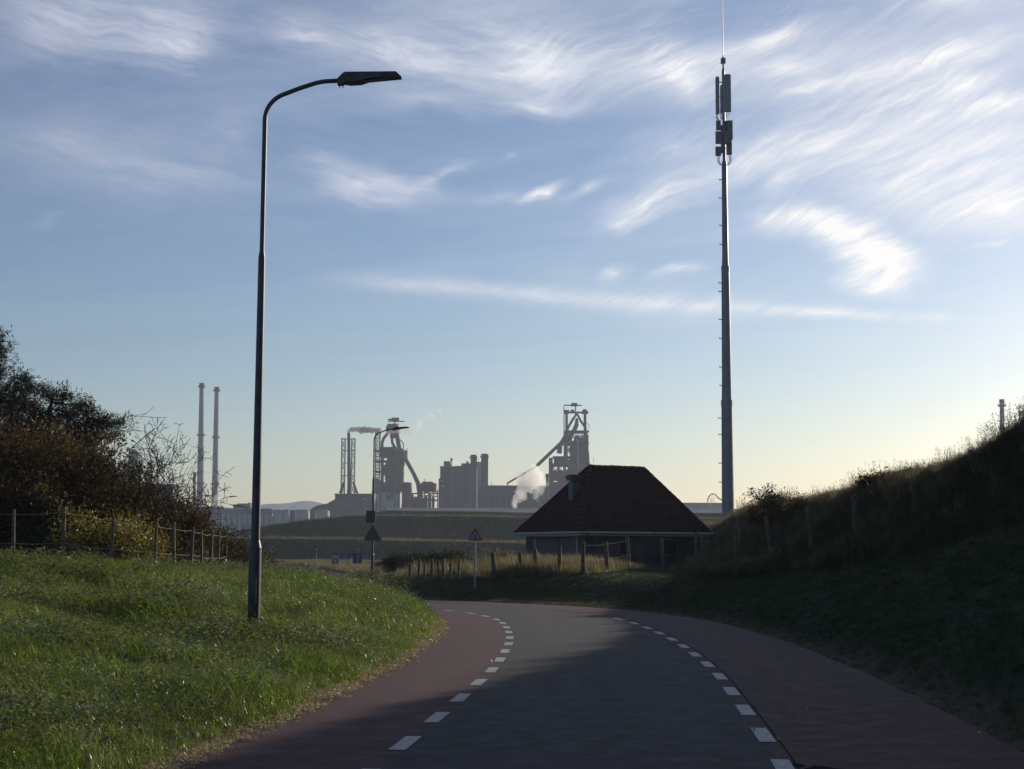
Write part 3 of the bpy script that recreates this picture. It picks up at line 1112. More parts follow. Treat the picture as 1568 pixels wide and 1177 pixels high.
# ------------------------------------------------------------------ mast
mb = at(1115, 792, 110)
MX, MY = mb.x, mb.y
mast = empty('telecom_mast', (MX, MY, H(MX, MY) - .2), 0, 'tall grey telecom mast with panel antennas and whip behind the hill', 'antenna mast')
mz0 = mast.location.z
zpx = lambda py: at(1112, py, MY).z - mz0
z1, z2, z3, z4, z5 = zpx(622), zpx(415), zpx(345), zpx(250), zpx(85)
m = MB().tube([(0, 0, 0), (0, 0, z1)], [.46, .40], 24)
m.build('lower_mast_section', M_mast, mast, True)
MB().tube([(0, 0, z1), (0, 0, z1 + .45)], .43, 24).build('flange', M_mast, mast, True)
MB().tube([(0, 0, z1 + .45), (0, 0, z2)], [.36, .29], 24).build('middle_mast_section', M_mast, mast, True)
MB().tube([(0, 0, z2), (0, 0, z2 + .35)], .31, 24).build('flange', M_mast, mast, True)
MB().tube([(0, 0, z2 + .35), (0, 0, z4), (0, 0, z4 + .2), (0, 0, zpx(108))], [.235, .19, .12, .11], 20).build('upper_mast_section', M_mast, mast, True)
MB().tube([(0, 0, zpx(108)), (0, 0, zpx(104)), (0, 0, z5)], [.11, .07, .05], 12).box((0, 0, zpx(93)), (.32, .32, .38)).build('top_bracket', M_antd, mast)
MB().tube([(0, 0, z5), (0, 0, zpx(-55))], [.028, .014], 8).build('whip_antenna', M_mast, mast)
for k, py in enumerate([275, 303, 345, 374, 433, 446, 489, 518, 562, 590, 640, 665, 709, 738, 764]):
    z = zpx(py)
    r = .44 if py > 622 else (.33 if py > 415 else .21)
    MB().beam((-r - .17, 0, z), (-r + .05, 0, z), .055).beam((-r - .17, 0, z - .04), (-r - .17, 0, z + .07), .04).build('climbing_step', M_antd, mast)
m = MB().tube([(-.33, -.05, zpx(780)), (-.37, -.05, zpx(640)), (-.30, -.03, zpx(560)), (-.26, -.03, zpx(420)), (-.16, 0, zpx(380)), (-.16, 0, z4)], .035, 6)
m.build('cable', M_black, mast)
px2m = MY / 2350.0
for (x0, x1, y0, y1, dy, mt) in ((1095.5, 1101, 120, 175, -.1, M_ant), (1108, 1118, 118, 173, -.35, M_ant), (1104.5, 1107.5, 128, 170, .6, M_ant)):
    a = (x0 + x1) / 2
    X = at(a, (y0 + y1) / 2, MY).x - MX
    w = (x1 - x0) * px2m
    zt, zb = zpx(y0), zpx(y1)
    m = MB()
    m.extrude([(X - w / 2, zb), (X + w / 2, zb), (X + w / 2, zt), (X + w / 2 - .04, zt + .08), (X - w / 2 + .04, zt + .08), (X - w / 2, zt)], dy - .14, dy + .12)
    m.build('panel_antenna', mt, mast)
    for zz in (zt - .3, (zt + zb) / 2, zb + .3):
        MB().beam((0, 0, zz), (X, dy, zz), .06).build('bracket', M_antd, mast)
    for j in range(3):
        xx = X - w * .25 + j * w * .22
        MB().tube([(xx, dy, zb), (xx + rnd.uniform(-.08, .08), dy - .02, zb - .25), (xx * .9, dy, zb - .45)], .022, 5).build('cable', M_ant, mast)
for (x0, x1, y0, y1, dy) in ((1096, 1103, 186, 200, -.2), (1095, 1104, 203, 221, -.25), (1095, 1103.5, 226, 239, -.2), (1110, 1119, 184, 200, .2), (1113, 1121, 186, 215, -.2),
                             (1110, 1118, 203, 222, -.35), (1112, 1120, 217, 237, -.15), (1105, 1110, 190, 232, .35)):
    X = at((x0 + x1) / 2, (y0 + y1) / 2, MY).x - MX
    w = (x1 - x0) * px2m
    zt, zb = zpx(y0), zpx(y1)
    m = MB().box((X, dy, (zt + zb) / 2), (w, .3, zt - zb))
    for j in range(5):
        m.box((X, dy - .17, zb + (zt - zb) * (j + .5) / 5), (w * .9, .04, .03))
    m.beam((0, 0, (zt + zb) / 2), (X, dy, (zt + zb) / 2), .05)
    m.build('radio_unit', M_antd, mast)
for k in range(6):
    sx = -1 if k < 3 else 1
    X = sx * (.32 + .07 * (k % 3))
    z = zpx(238)
    pts = [(X, -.15, z), (X + sx * .06, -.15, z - .35), (X - sx * .02, -.1, z - .62), (sx * .17, 0, z - .75), (sx * .12, 0, z - 1.0)]
    MB().tube(pts, .022, 6).build('cable', M_ant, mast)


# ------------------------------------------------------------------ signs
def tri_outline(w, r=.06, up=True):
    """rounded triangle in (x, z) centred on the middle"""
    h = w * .866
    c = [(-w / 2, -h / 3), (w / 2, -h / 3), (0, 2 * h / 3)]
    pts = []
    for k, (x, z) in enumerate(c):
        d = math.hypot(x, z)
        cx, cz = x * (1 - 2 * r * w / .5 / d * .5), z * (1 - 2 * r * w / .5 / d * .5)
        base = [R(210), R(330), R(90)][k]
        for j in range(5):
            a = base + R(-60 + 30 * j)
            pts.append((cx + r * w * math.cos(a), cz + r * w * math.sin(a)))
    if not up:
        pts = [(-x, -z) for x, z in pts]
    return pts


def warn_sign(parent, z, w, y=-.05, symbol='child', dark=False, up=True):
    pl = MB().extrude([(x, zz + z) for x, zz in tri_outline(w, up=up)], y, y + .015).build('warning_plate', M_sback if dark else M_red, parent)
    if dark:
        MB().box((0, y - .02, z - w * .12), (w * .7, .03, .04)).box((0, y - .02, z + w * .18), (w * .35, .03, .04)).build('stiffening_rail', M_sback, pl)
        return pl
    k = .70
    MB().extrude([(x * k, zz * k + z) for x, zz in tri_outline(w, up=up)], y - .006, y - .001).build('white_field', M_swhite, pl)
    yy = y - .011
    s = MB()
    if symbol == 'child':
        s.box((0, yy, z - w * .09), (w * .05, .006, w * .20)).box((w * .05, yy, z - w * .14), (w * .04, .006, w * .14), M=Matrix.Rotation(R(-20), 3, 'Y'))
        s.box((-w * .05, yy, z - w * .0), (w * .04, .006, w * .14), M=Matrix.Rotation(R(35), 3, 'Y'))
        s.box((0, yy, z + w * .06), (w * .07, .006, w * .07))
        s.box((w * .06, yy, z + w * .0), (w * .12, .006, w * .03))
    elif symbol == 'bar':
        s.extrude([(-w * .03, z - w * .05), (w * .03, z - w * .05), (w * .045, z + w * .24), (-w * .045, z + w * .24)], yy, yy + .006)
        s.box((0, yy, z - w * .12), (w * .07, .006, w * .07))
    if s.v:
        s.build('symbol', M_black, pl)
    return pl


def sign_root(px, py, Y, label, top, r=.028):
    b = at(px, py, Y)
    z = H(b.x, b.y) - .15
    e = empty('road_sign', (b.x, b.y, z), 0, label, 'road sign')
    zt = at(px, top, Y).z - z
    MB().tube([(0, 0, 0), (0, 0, zt)], r, 10).build('sign_post', M_galv, e, True)
    return e, z


YS = foot_y(727, 903, 46.5)
e, z0 = sign_root(727, 903, YS, 'red and white warning triangle on a grey post before the tiled house', 812, .036)
warn_sign(e, at(727, 821, YS).z - z0, 23 * YS / 2350, symbol='child')
YS = 120
e, z0 = sign_root(547, 882, YS, 'warning triangle above a blue square one-arrow sign by second lamp', 836)
warn_sign(e, at(547, 841, YS).z - z0, 14 * YS / 2350, symbol='bar')
zz = at(547, 854.5, YS).z - z0
pl = MB().box((0, -.05, zz), (.70, .02, .78)).build('blue_panel', M_blue, e)
a = MB().box((.05, -.066, zz - .05), (.09, .006, .5))
a.extrude([(.05 - .16, zz + .12), (.05 + .16, zz + .12), (.05, zz + .34)], -.069, -.063)
a.build('arrow', M_swhite, pl)
YS = 140
e, z0 = sign_root(484, 880, YS, 'small upside-down triangle give-way sign, leftmost beyond the mound', 838)
zt = at(485, 841, YS).z - z0
pl = MB().extrude([(x, zz + zt) for x, zz in tri_outline(.62, up=False)], -.05, -.035).build('give_way_plate', M_red, e)
MB().extrude([(x * .66, zz * .66 + zt) for x, zz in tri_outline(.62, up=False)], -.057, -.051).build('white_field', M_swhite, pl)
e, z0 = sign_root(513, 882, YS, 'white rectangular sign with a dark ring in front of the blue direction board', 852)
zt = at(513, 857.5, YS).z - z0
pl = MB().box((0, -.05, zt), (.66, .02, .95)).build('white_panel', M_swhite, e)
ring = MB()
for k in range(20):
    a0, a1 = 2 * math.pi * k / 20, 2 * math.pi * (k + 1) / 20
    ring.add([(math.cos(a) * r, -.066, zt - .1 + math.sin(a) * r) for a, r in ((a0, .26), (a1, .26), (a1, .17), (a0, .17))], [(0, 1, 2, 3)])
ring.build('ring', M_sback, pl)
MB().tube([(.18, 0, 0), (.18, 0, zt)], .028, 8).build('sign_post', M_galv, e)
YS = 146
b = at(522, 880, YS)
z0 = H(b.x, b.y) - .1
e = empty('direction_board', (b.x, b.y, z0), R(12), 'long blue direction board on two posts beyond the mound', 'road sign')
zt = at(522, 850, YS).z - z0
pl = MB().box((.0, -.06, zt), (1.9, .03, .36)).build('blue_panel', M_blue, e)
MB().box((.2, -.08, zt + .05), (1.0, .006, .05)).box((.0, -.08, zt - .08), (1.2, .006, .05)).build('lettering_line', M_swhite, pl)
for x in (-.8, .9):
    MB().tube([(x, 0, 0), (x, 0, zt + .2)], .04, 8).build('sign_post', M_galv, e)
# sign backs carried by the second lamp
L2 = l2.location
zt = at(570, 819, 86.4).z
e = empty('lamp_post_warning_sign', (L2.x, L2.y - .07, zt), 0, 'dark triangular sign seen from the back on the second lamp pole', 'road sign')
warn_sign(e, 0, 1.06, 0, dark=True)
for z in (-.12, .12):
    MB().tube([(0, .07, z), (0, .07, z + .06)], .085, 12).build('clamp', M_sback, e)
e = empty('lamp_post_box', (L2.x - .04, L2.y - .06, at(570, 791, 86.4).z), 0, 'dark rectangular sign above the triangle on the second lamp pole', 'road sign')
MB().box((-.08, -.05, 0), (.52, .05, .68)).build('panel', M_sback, e)
for z in (-.2, .2):
    MB().box((-.08, -.015, z), (.5, .02, .04)).build('bracket', M_sback, e)


# ------------------------------------------------------------------ house
HY = 75.0
hc = at(888, 815, HY)
phi = R(25)
U = Vector((math.cos(phi), math.sin(phi), 0))
Vv = Vector((-math.sin(phi), math.cos(phi), 0))
LU, LV = 7.5, 7.4
hz = .25
house = empty('tiled_house', (hc.x, hc.y, hz), phi, 'low house with dark red hipped tile roof and white eaves behind the fence', 'house')
EZ = hc.z - hz          # eave height above the house base
RZ = at(950, 717, 80).z - hz
ov = .55
# local frame: x along the front, y along the left side, origin at the front-left eave corner
wl_ = MB()
x0, x1, y0, y1 = ov, LU - ov, ov, LV - ov
for a, b in (((x0, y0), (x1, y0)), ((x1, y0), (x1, y1)), ((x1, y1), (x0, y1)), ((x0, y1), (x0, y0))):
    cx, cy = (a[0] + b[0]) / 2, (a[1] + b[1]) / 2
    horiz = a[1] == b[1]
    wl_.box((cx, cy, EZ / 2 - .3), (abs(b[0] - a[0]) + (.24 if horiz else -.24), .24, EZ + .4) if horiz else (.24, abs(b[1] - a[1]) - .24, EZ + .4))
wl_.build('wall', M_wall, house)
f = MB()
for (c, d) in (((LU / 2, .02, EZ - .06), (LU, .04, .17)), ((.02, LV / 2, EZ - .06), (.04, LV - .08, .17)), ((LU / 2, LV - .02, EZ - .06), (LU, .04, .17)), ((LU - .02, LV / 2, EZ - .06), (.04, LV - .08, .17))):
    f.box(c, d)
f.build('fascia', M_white, house)
MB().box((LU / 2, LV / 2, EZ - .12), (LU - .1, LV - .1, .03)).build('soffit', M_white, house)
gt = MB()
gt.tube([(-.06, -.07, EZ), (LU + .06, -.07, EZ)], .06, 8)
gt.tube([(-.07, 0, EZ), (-.07, LV, EZ)], .06, 8)
gt.build('gutter', M_white, house, True)
MB().tube([(.42, -.05, EZ - .05), (.42, .32, EZ - .3), (.42, .34, 0)], .04, 8).build('downpipe', M_lead, house)
# ridge ends
rc = Vector((LU / 2, LV / 2, RZ))
ra, rb = Vector((LU / 2 - 1.25, LV / 2, RZ)), Vector((LU / 2 + 1.95, LV / 2, RZ))


def tiled_slope(p0, p1, q0, q1, name):
    """slope from eave p0-p1 up to q0-q1 (trapezoid), covered with rows of pantiles"""
    p0, p1, q0, q1 = map(Vector, (p0, p1, q0, q1))
    ax = (p1 - p0).normalized()
    mid = (p0 + p1) / 2
    qm = (q0 + q1) / 2
    up = (q0 - p0) - ax * (q0 - p0).dot(ax)
    Ls = up.length
    up.normalize()
    nr = ax.cross(up).normalized()
    if nr.z < 0:
        nr = -nr
    rows = int(Ls / .29)
    V, Fs = [], []
    tw = .235
    per = 6
    for r in range(rows):
        ta, tb = r / rows, (r + 1.08) / rows
        tb = min(tb, 1)
        a0, a1 = p0.lerp(q0, (r + .5) / rows), p1.lerp(q1, (r + .5) / rows)
        xa, xb = (a0 - p0).dot(ax), (a1 - p0).dot(ax)
        n = max(per, int((xb - xa) / tw * per))
        b = len(V)
        off = rnd.uniform(-.004, .004)
        for j in range(n + 1):
            x = xa + (xb - xa) * j / n
            ph = (x / tw) % 1
            wv = .028 * math.sin(2 * math.pi * ph) + .012 * math.sin(4 * math.pi * ph + .6)
            tl = math.floor(x / tw)
            jit = .006 * math.sin(tl * 12.9 + r * 78.2)
            for (t, lift) in ((ta, .035), (tb, .0)):
                V.append(p0 + ax * x + up * (Ls * t + jit) + nr * (wv + lift + .03 + off + jit * .7))
            V.append(p0 + ax * x + up * (Ls * ta + jit) + nr * (wv * .9 + .015 + off))
        for j in range(n):
            q = b + j * 3
            Fs.append((q, q + 3, q + 4, q + 1))
            Fs.append((q + 2, q + 5, q + 3, q))
    me = np_mesh(name, np.array([tuple(v) for v in V]), np.array(Fs), M_tile)
    o = obj(name, me, house)
    o['kind'] = 'stuff'
    return o


A0, A1, A2, A3 = (0, 0, EZ), (LU, 0, EZ), (LU, LV, EZ), (0, LV, EZ)
dk = MB()
dk.add([A0, A1, A2, A3, ra - Vector((0, 0, .03)), rb - Vector((0, 0, .03))], [(0, 1, 5, 4), (2, 3, 4, 5), (3, 0, 4), (1, 2, 5)])
dk.build('roof_deck', M_tile, house)
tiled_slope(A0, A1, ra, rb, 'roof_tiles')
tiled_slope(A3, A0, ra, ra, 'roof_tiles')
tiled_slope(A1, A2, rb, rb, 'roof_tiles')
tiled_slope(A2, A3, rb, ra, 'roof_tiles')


def ridge_run(a, b, n):
    a, b = Vector(a), Vector(b)
    tme = None
    L = (b - a).length / n
    for k in range(n):
        c0 = a.lerp(b, k / n)
        c1 = a.lerp(b, (k + 1.08) / n)
        if tme is None:
            tme = MB().tube([(0, 0, 0), (0, 0, L * 1.08)], [.125, .105], 10).mesh('ridge_tile', M_tile, True)
        o = obj('ridge_tile', tme, house)
        o.location = c0 + Vector((0, 0, .045 + rnd.uniform(-.008, .008)))
        o.rotation_euler = (c1 - c0).to_track_quat('Z', 'Y').to_euler()


ridge_run(ra, rb, 8)
for c, q in ((A0, ra), (A3, ra), (A1, rb), (A2, rb)):
    ridge_run(c, q, 15)
# flue on the left slope
cw = at(880, 760, 78.6)
cl_ = Matrix.Rotation(-phi, 3, 'Z') @ (cw - Vector((hc.x, hc.y, hz)))
zt = at(880, 727, 78.6).z - hz
ch = MB().box((cl_.x, cl_.y, (cl_.z + zt - .45) / 2 - .2), (.48, .48, zt - cl_.z + .1)).build('flue', M_lead, house)
MB().box((cl_.x, cl_.y, zt - .24), (.62, .62, .10)).box((cl_.x, cl_.y, zt - .12), (.70, .70, .12)).box((cl_.x, cl_.y, zt - .03), (.58, .58, .07)).build('flue_cap', M_black, ch)
# door in the left wall and openings in the front
d = MB().box((.40, 3.35, 1.0), (.05, 4.6, 2.0)).build('garage_door', M_door, house)
for k in range(12):
    MB().box((.368, 1.15 + k * .40, 1.0), (.012, .37, 1.96)).build('door_board', M_door, d)
MB().box((.37, 5.75, 1.05), (.05, .12, 2.1)).box((.37, .98, 1.05), (.05, .12, 2.1)).box((.37, 3.36, 2.13), (.05, 4.9, .07)).build('door_frame', M_white, house)
for xx, w in ((2.75, .62), (5.3, .8)):
    w_ = MB().box((xx, .425, 1.62), (w, .03, .72)).build('window', M_glass, house)
    MB().box((xx, .41, 2.0), (w + .1, .05, .06)).box((xx, .41, 1.24), (w + .1, .05, .06)).box((xx - w / 2 - .02, .41, 1.62), (.05, .05, .70)).box((xx + w / 2 + .02, .41, 1.62), (.05, .05, .70)).build('frame', M_wood, w_)


# ------------------------------------------------------------------ fences
def fence(name, posts, label, wires, wood=M_wood, pr=.05, wr=.009, wm=None):
    """posts: (x, y, height, leanx, leany)"""
    x, y = posts[0][:2]
    root = empty(name, (x, y, H(x, y)), 0, label, 'fence')
    o = Vector((x, y, root.location.z))
    tops = []
    for (px, py, h, lx, ly) in posts:
        b = Vector((px, py, H(px, py) - .25)) - o
        t = b + Vector((lx, ly, h + .25))
        r = pr * rnd.uniform(.85, 1.15)
        mid = b.lerp(t, .5) + Vector((rnd.uniform(-.012, .012), 0, 0))
        MB().tube([b, mid, t - Vector((0, 0, .02)), t], [r * 1.08, r, r * .95, r * .78], 9).build('post', wood, root)
        tops.append((b, t))
    for hfrac in wires:
        for (b0, t0), (b1, t1) in zip(tops[:-1], tops[1:]):
            a = b0.lerp(t0, hfrac) + Vector((0, -pr, 0))
            c = b1.lerp(t1, hfrac) + Vector((0, -pr, 0))
            md = a.lerp(c, .5) - Vector((0, 0, .008 + rnd.uniform(0, .03)))
            MB().tube([a, a.lerp(md, .5) - Vector((0, 0, .005)), md, md.lerp(c, .5) - Vector((0, 0, .005)), c], wr, 4).build('wire', wm or M_wire, root)
    return root


def gp(px, pyt, pyb, Y, lean=0.):
    """post seen at px with its top at pyt"""
    b = at(px, pyb, Y)
    t = at(px, pyt, Y)
    z = H(b.x, b.y)
    return (b.x, Y, max(.5, t.z - z), lean, 0)


fence('left_fence', [gp(-60, 775, 860, 30.5), gp(20, 780, 862, 31.2, -.03), gp(95, 776, 862, 31.8), gp(168, 790, 862, 32.6, .05), gp(238, 798, 862, 33.4), gp(266, 803, 862, 34.2, -.03), gp(290, 806, 862, 35, .06), gp(308, 810, 862, 36, -.02), gp(322, 812, 862, 37, .02), gp(334, 814, 862, 38), gp(345, 815, 860, 39.5)],
      'wire fence on weathered posts before the brown thicket', (.93, .52), pr=.038, wr=.006)
fence('right_fence', [gp(a, b_, c, y, ln) for (a, b_, c, ln), y in zip(RPOSTS, FPY)] + [gp(1128, 800, 862, 47), gp(1186, 790, 835, 46, -.25),
                      gp(1244, 775, 850, 44, -.1), gp(1312, 757, 850, 41, -.05), gp(1400, 748, 830, 39), gp(1490, 712, 830, 36)],
      'row of leaning wooden fence posts before the house and up the right hill', (.92, .55), pr=.075, wr=.0018, wm=M_sback)
fence('bank_fence', [gp(a, b_, c, foot_y(a, c, 52, 80), ln) for a, b_, c, ln in ((628, 862, 886, 0), (640, 857, 886, .05), (650, 861, 887, 0), (661, 855, 888, 0), (672, 857, 887, -.04), (678, 856, 888, 0), (690, 860, 887, 0), (701, 857, 888, .04))],
      'short row of dark fence posts on the bank left of the warning triangle', (.9, .6, .3), pr=.05, wr=.003, wm=M_sback)
fence('track_fence', [gp(596, 865, 886, 95), gp(615, 866, 886, 93), gp(626, 866, 886, 92)], 'three thin posts in the reeds right of the second lamp', (.9,), pr=.04)
# a light metal field gate
g0 = at(713, 885, 74)
e = empty('field_gate', (g0.x, 74, H(g0.x, 74)), R(5), 'light metal field gate just left of the warning triangle post', 'gate')
MB().tube([(0, 0, -.1), (0, 0, 1.0)], .03, 8).tube([(1.0, 0, -.1), (1.0, 0, .95)], .03, 8).build('gate_frame', M_galv, e)
for z in (.35, .65, .95):
    MB().tube([(0, 0, z), (1.0, 0, z)], .02, 6).build('rail', M_galv, e)


# ------------------------------------------------------------------ steel works, a kilometre off
class Site:
    """things of the works are laid out on a vertical plane Y metres away; local x = right, z = up"""

    def __init__(s, name, px, Y, label, cat, base=1.5, group=None):
        s.Y = Y
        b = at(px, 800, Y)
        s.o = Vector((b.x, Y, base))
        s.root = empty(name, s.o, 0, label, cat, group)

    def p(s, px, py, dy=0.):
        w = at(px, py, s.Y)
        return Vector((w.x - s.o.x, dy, w.z - s.o.z))

    def k(s, px):
        return px * s.Y / 2350.0

    def box(s, m, x0, x1, y0, y1, d0=0., d1=20.):
        """pixel rectangle to a block between depths d0 and d1 (y1 None = down to the ground)"""
        a = s.p(x0, y0)
        b = s.p(x1, y1 if y1 is not None else 800)
        zb = 0 if y1 is None else b.z
        m.box(((a.x + b.x) / 2, (d0 + d1) / 2, (a.z + zb) / 2), (abs(b.x - a.x), d1 - d0, abs(a.z - zb)))
        return m

    def blk(s, name, mt, *a, **k):
        return s.box(MB(), *a, **k).build(name, mt, s.root)


def stack(px, pt, wt, wb_, Y, label, rings, name='chimney', mt=None, cap=True, pb=None):
    s = Site(name, pb or px, Y, label, 'chimney')
    mt = mt or M_chim
    t = s.p(px, pt)
    m = MB().tube([(0, 0, 0), (t.x * .5, 0, t.z * .5), (t.x, 0, t.z)], [s.k(wb_) / 2, s.k((wt + wb_) / 2) / 2, s.k(wt) / 2], 24)
    m.build('shaft', mt, s.root, True)
    for py in rings:
        z = s.p(px, py)
        f = z.z / t.z
        r = s.k(wb_ + (wt - wb_) * f) / 2
        rg = MB().tube([(t.x * f, 0, z.z - .4), (t.x * f, 0, z.z + .4)], r + 1.1, 24)
        for j in range(16):
            a = 2 * math.pi * j / 16
            rg.tube([(t.x * f + math.cos(a) * (r + 1.0), math.sin(a) * (r + 1.0), z.z), (t.x * f + math.cos(a) * (r + 1.0), math.sin(a) * (r + 1.0), z.z + 1.5)], .06, 4)
        rg.build('gallery', M_steel, s.root)
    if cap:
        MB().tube([(t.x, 0, t.z - 2.0), (t.x, 0, t.z + .3)], s.k(wt) / 2 + .25, 24).build('rim', M_steel, s.root, True)
    return s


stack(309, 587, 6.6, 12.5, 1150, 'taller left one of the two slender pale chimneys', [592, 666, 740], pb=306.5)
stack(332, 593, 6.4, 11.5, 1150, 'slightly shorter right one of the two slender pale chimneys', [598, 669.5, 741], pb=328.5)
stack(298, 723, 4.0, 5.0, 1120, 'short dark chimney just left of the pair of pale chimneys', [], mt=M_steel)
stack(1534, 612, 6.5, 9.5, 900, 'pale chimney top peeping over the right hill crest', [621], pb=1537)

# long warehouse and silo row
s = Site('warehouse', 380, 900, 'long pale warehouse with grey roof band left of the silos', 'building')
s.blk('wall', M_pale, 320, 417, 786, None, d0=0, d1=40)
s.blk('roof', M_roofg, 318, 418, 779, 786.2, d0=-1, d1=41)
for k in range(12):
    s.blk('pilaster', M_conc, 321 + k * 8.2, 322.2 + k * 8.2, 787, None, d0=-1, d1=-.02)
for k in range(6):
    o_ = s.blk('loading_door', M_clad, 344 + k * 12.5, 352 + k * 12.5, 803, None, d0=-.8, d1=-.05)
s.blk('roof_edge', M_cream, 342, 415, 778.2, 779.4, d0=-1.2, d1=-.6)
s = Site('works_hall', 322, 940, 'dark grey low hall at the foot of the pale chimneys', 'building')
s.blk('wall', M_clad, 292, 345, 779, None, d0=0, d1=30)
s.blk('roof', M_roofg, 294, 342, 775.6, 779.3, d0=2, d1=28)
for k in range(8):
    s.blk('roof_vent', M_steel, 296 + k * 5.5, 298 + k * 5.5, 773.5, 776, d0=8, d1=12)
s = Site('site_office', 385, 1100, 'small grey roofline rising behind the long pale warehouse', 'building')
s.blk('wall', M_clad, 357, 383, 772, None, d0=0, d1=20)
s.blk('upper_floor', M_clad, 362, 378, 770.5, 772.2, d0=2, d1=16)
s.blk('tower', M_conc, 380, 384, 769.5, 775, d0=-2, d1=6)
ns = 0
for (x0, x1, dk_) in ((414, 419.5, 1), (419.5, 434, 0), (434, 443, 0), (443, 451, 1), (451, 474, 0), (474, 482, 1), (482, 504.5, 0), (504.5, 512, 1)):
    if dk_:
        continue
    ns += 1
    lab = {1: 'leftmost light storage silo right of the long warehouse', 2: 'narrow light silo second from left in the silo row',
           3: 'wide light silo in the middle of the silo row', 4: 'wide light silo at the right end beside the brown heap'}[ns]
    s = Site('silo', (x0 + x1) / 2, 850, lab, 'silo')
    t = s.p((x0 + x1) / 2, 782)
    r = s.k(x1 - x0) / 2
    MB().tube([(0, 0, 0), (0, 0, t.z)], r, 28).build('drum', M_pale, s.root, True)
    MB().tube([(0, 0, t.z), (0, 0, t.z + .7)], [r + .15, r * .6], 28).build('roof', M_clad, s.root, True)
    for z in (t.z * .33, t.z * .66):
        MB().tube([(0, 0, z), (0, 0, z + .25)], r + .08, 28).build('hoop', M_clad, s.root)
s = Site('silo_gallery', 465, 862, 'dark walkway building running behind the silos', 'building')
s.blk('wall', M_clad, 414, 513, 781, None, d0=10, d1=20)
s.blk('roof', M_roofg, 413, 514, 780, 781.2, d0=9, d1=21)

# ore heap with sloping conveyor hall
s = Site('conveyor_hall', 505, 900, 'grey hall with sloping roof rising to the lattice chimney', 'building')
o_ = [s.p(x, y) for x, y in ((476, 779), (485, 774), (500, 771), (513, 764), (513, 800), (476, 800))]
MB().extrude([(v.x, v.z if k < 4 else 0) for k, v in enumerate(o_)], 0, 25).build('sloping_roof', M_ore, s.root)
o_ = [s.p(x, y) for x, y in ((490, 780), (516, 766), (575, 768), (575, 800), (490, 800))]
MB().extrude([(v.x, v.z if k < 3 else 0) for k, v in enumerate(o_)], -12, -1).build('wall', M_clad, s.root)
s = Site('stack_building', 545, 930, 'flat dark block at the foot of the lattice chimney', 'building')
s.blk('wall', M_clad, 513, 572, 757, None, d0=0, d1=24)
s.blk('roof', M_roofg, 512, 573, 755.5, 757.2, d0=-1, d1=25)
for x in (516, 524, 541, 556):
    s.blk('pilaster', M_steel, x, x + 1, 757.5, None, d0=-.8, d1=-.03)
s.blk('window', M_pale, 556.5, 560.5, 761.5, 765, d0=-1.2, d1=-.1)


def lattice(m, s, xa, xb, pt, pb, n, depth, w=.35, splay=0.):
    """four-legged lattice mast between two pixel columns"""
    zt, zb = s.p(xa, pt).z, s.p(xa, pb).z
    X0, X1 = s.p(xa, pt).x, s.p(xb, pt).x
    legs = []
    for (x, y) in ((X0, -depth / 2), (X1, -depth / 2), (X1, depth / 2), (X0, depth / 2)):
        legs.append((Vector((x, y, zb)), Vector((x, y, zt))))
    for a, b in legs:
        m.beam(a, b, w)
    for k in range(n):
        for i in range(4):
            a, b = legs[i], legs[(i + 1) % 4]
            p0, p1 = a[0].lerp(a[1], k / n), a[0].lerp(a[1], (k + 1) / n)
            q0, q1 = b[0].lerp(b[1], k / n), b[0].lerp(b[1], (k + 1) / n)
            m.beam(p1, q1, w * .7)
            m.beam(p0, q1, w * .6)
            m.beam(q0, p1, w * .6)
    return m


s = Site('lattice_chimney', 533.5, 960, 'dark smoking chimney held between green lattice frames', 'chimney', 8)
t = s.p(534, 662)
MB().tube([(0, 0, -4), (0, 0, s.p(534, 742).z), (t.x, 0, t.z)], [s.k(4.6), s.k(2.6), s.k(2.3)], 20).build('flue', M_steel, s.root, True)
lattice(MB(), s, 523.6, 528.8, 671.5, 757, 5, 4, .34).build('lattice_frame', M_green, s.root)
lattice(MB(), s, 538.6, 543.8, 671.5, 757, 5, 4, .34).build('lattice_frame', M_green, s.root)
m = MB()
for py in (672, 690, 709, 728):
    m.beam(s.p(524, py, 0), s.p(543.5, py, 0), .45)
m.build('tie', M_green, s.root)
m = MB()
for sx in (-1, 1):
    for dy in (-4, 4):
        m.beam(s.p(534 + sx * 12.5, 755, dy), s.p(534 + sx * 7, 738, dy * .5), .8)
m.build('foot_brace', M_steel, s.root)


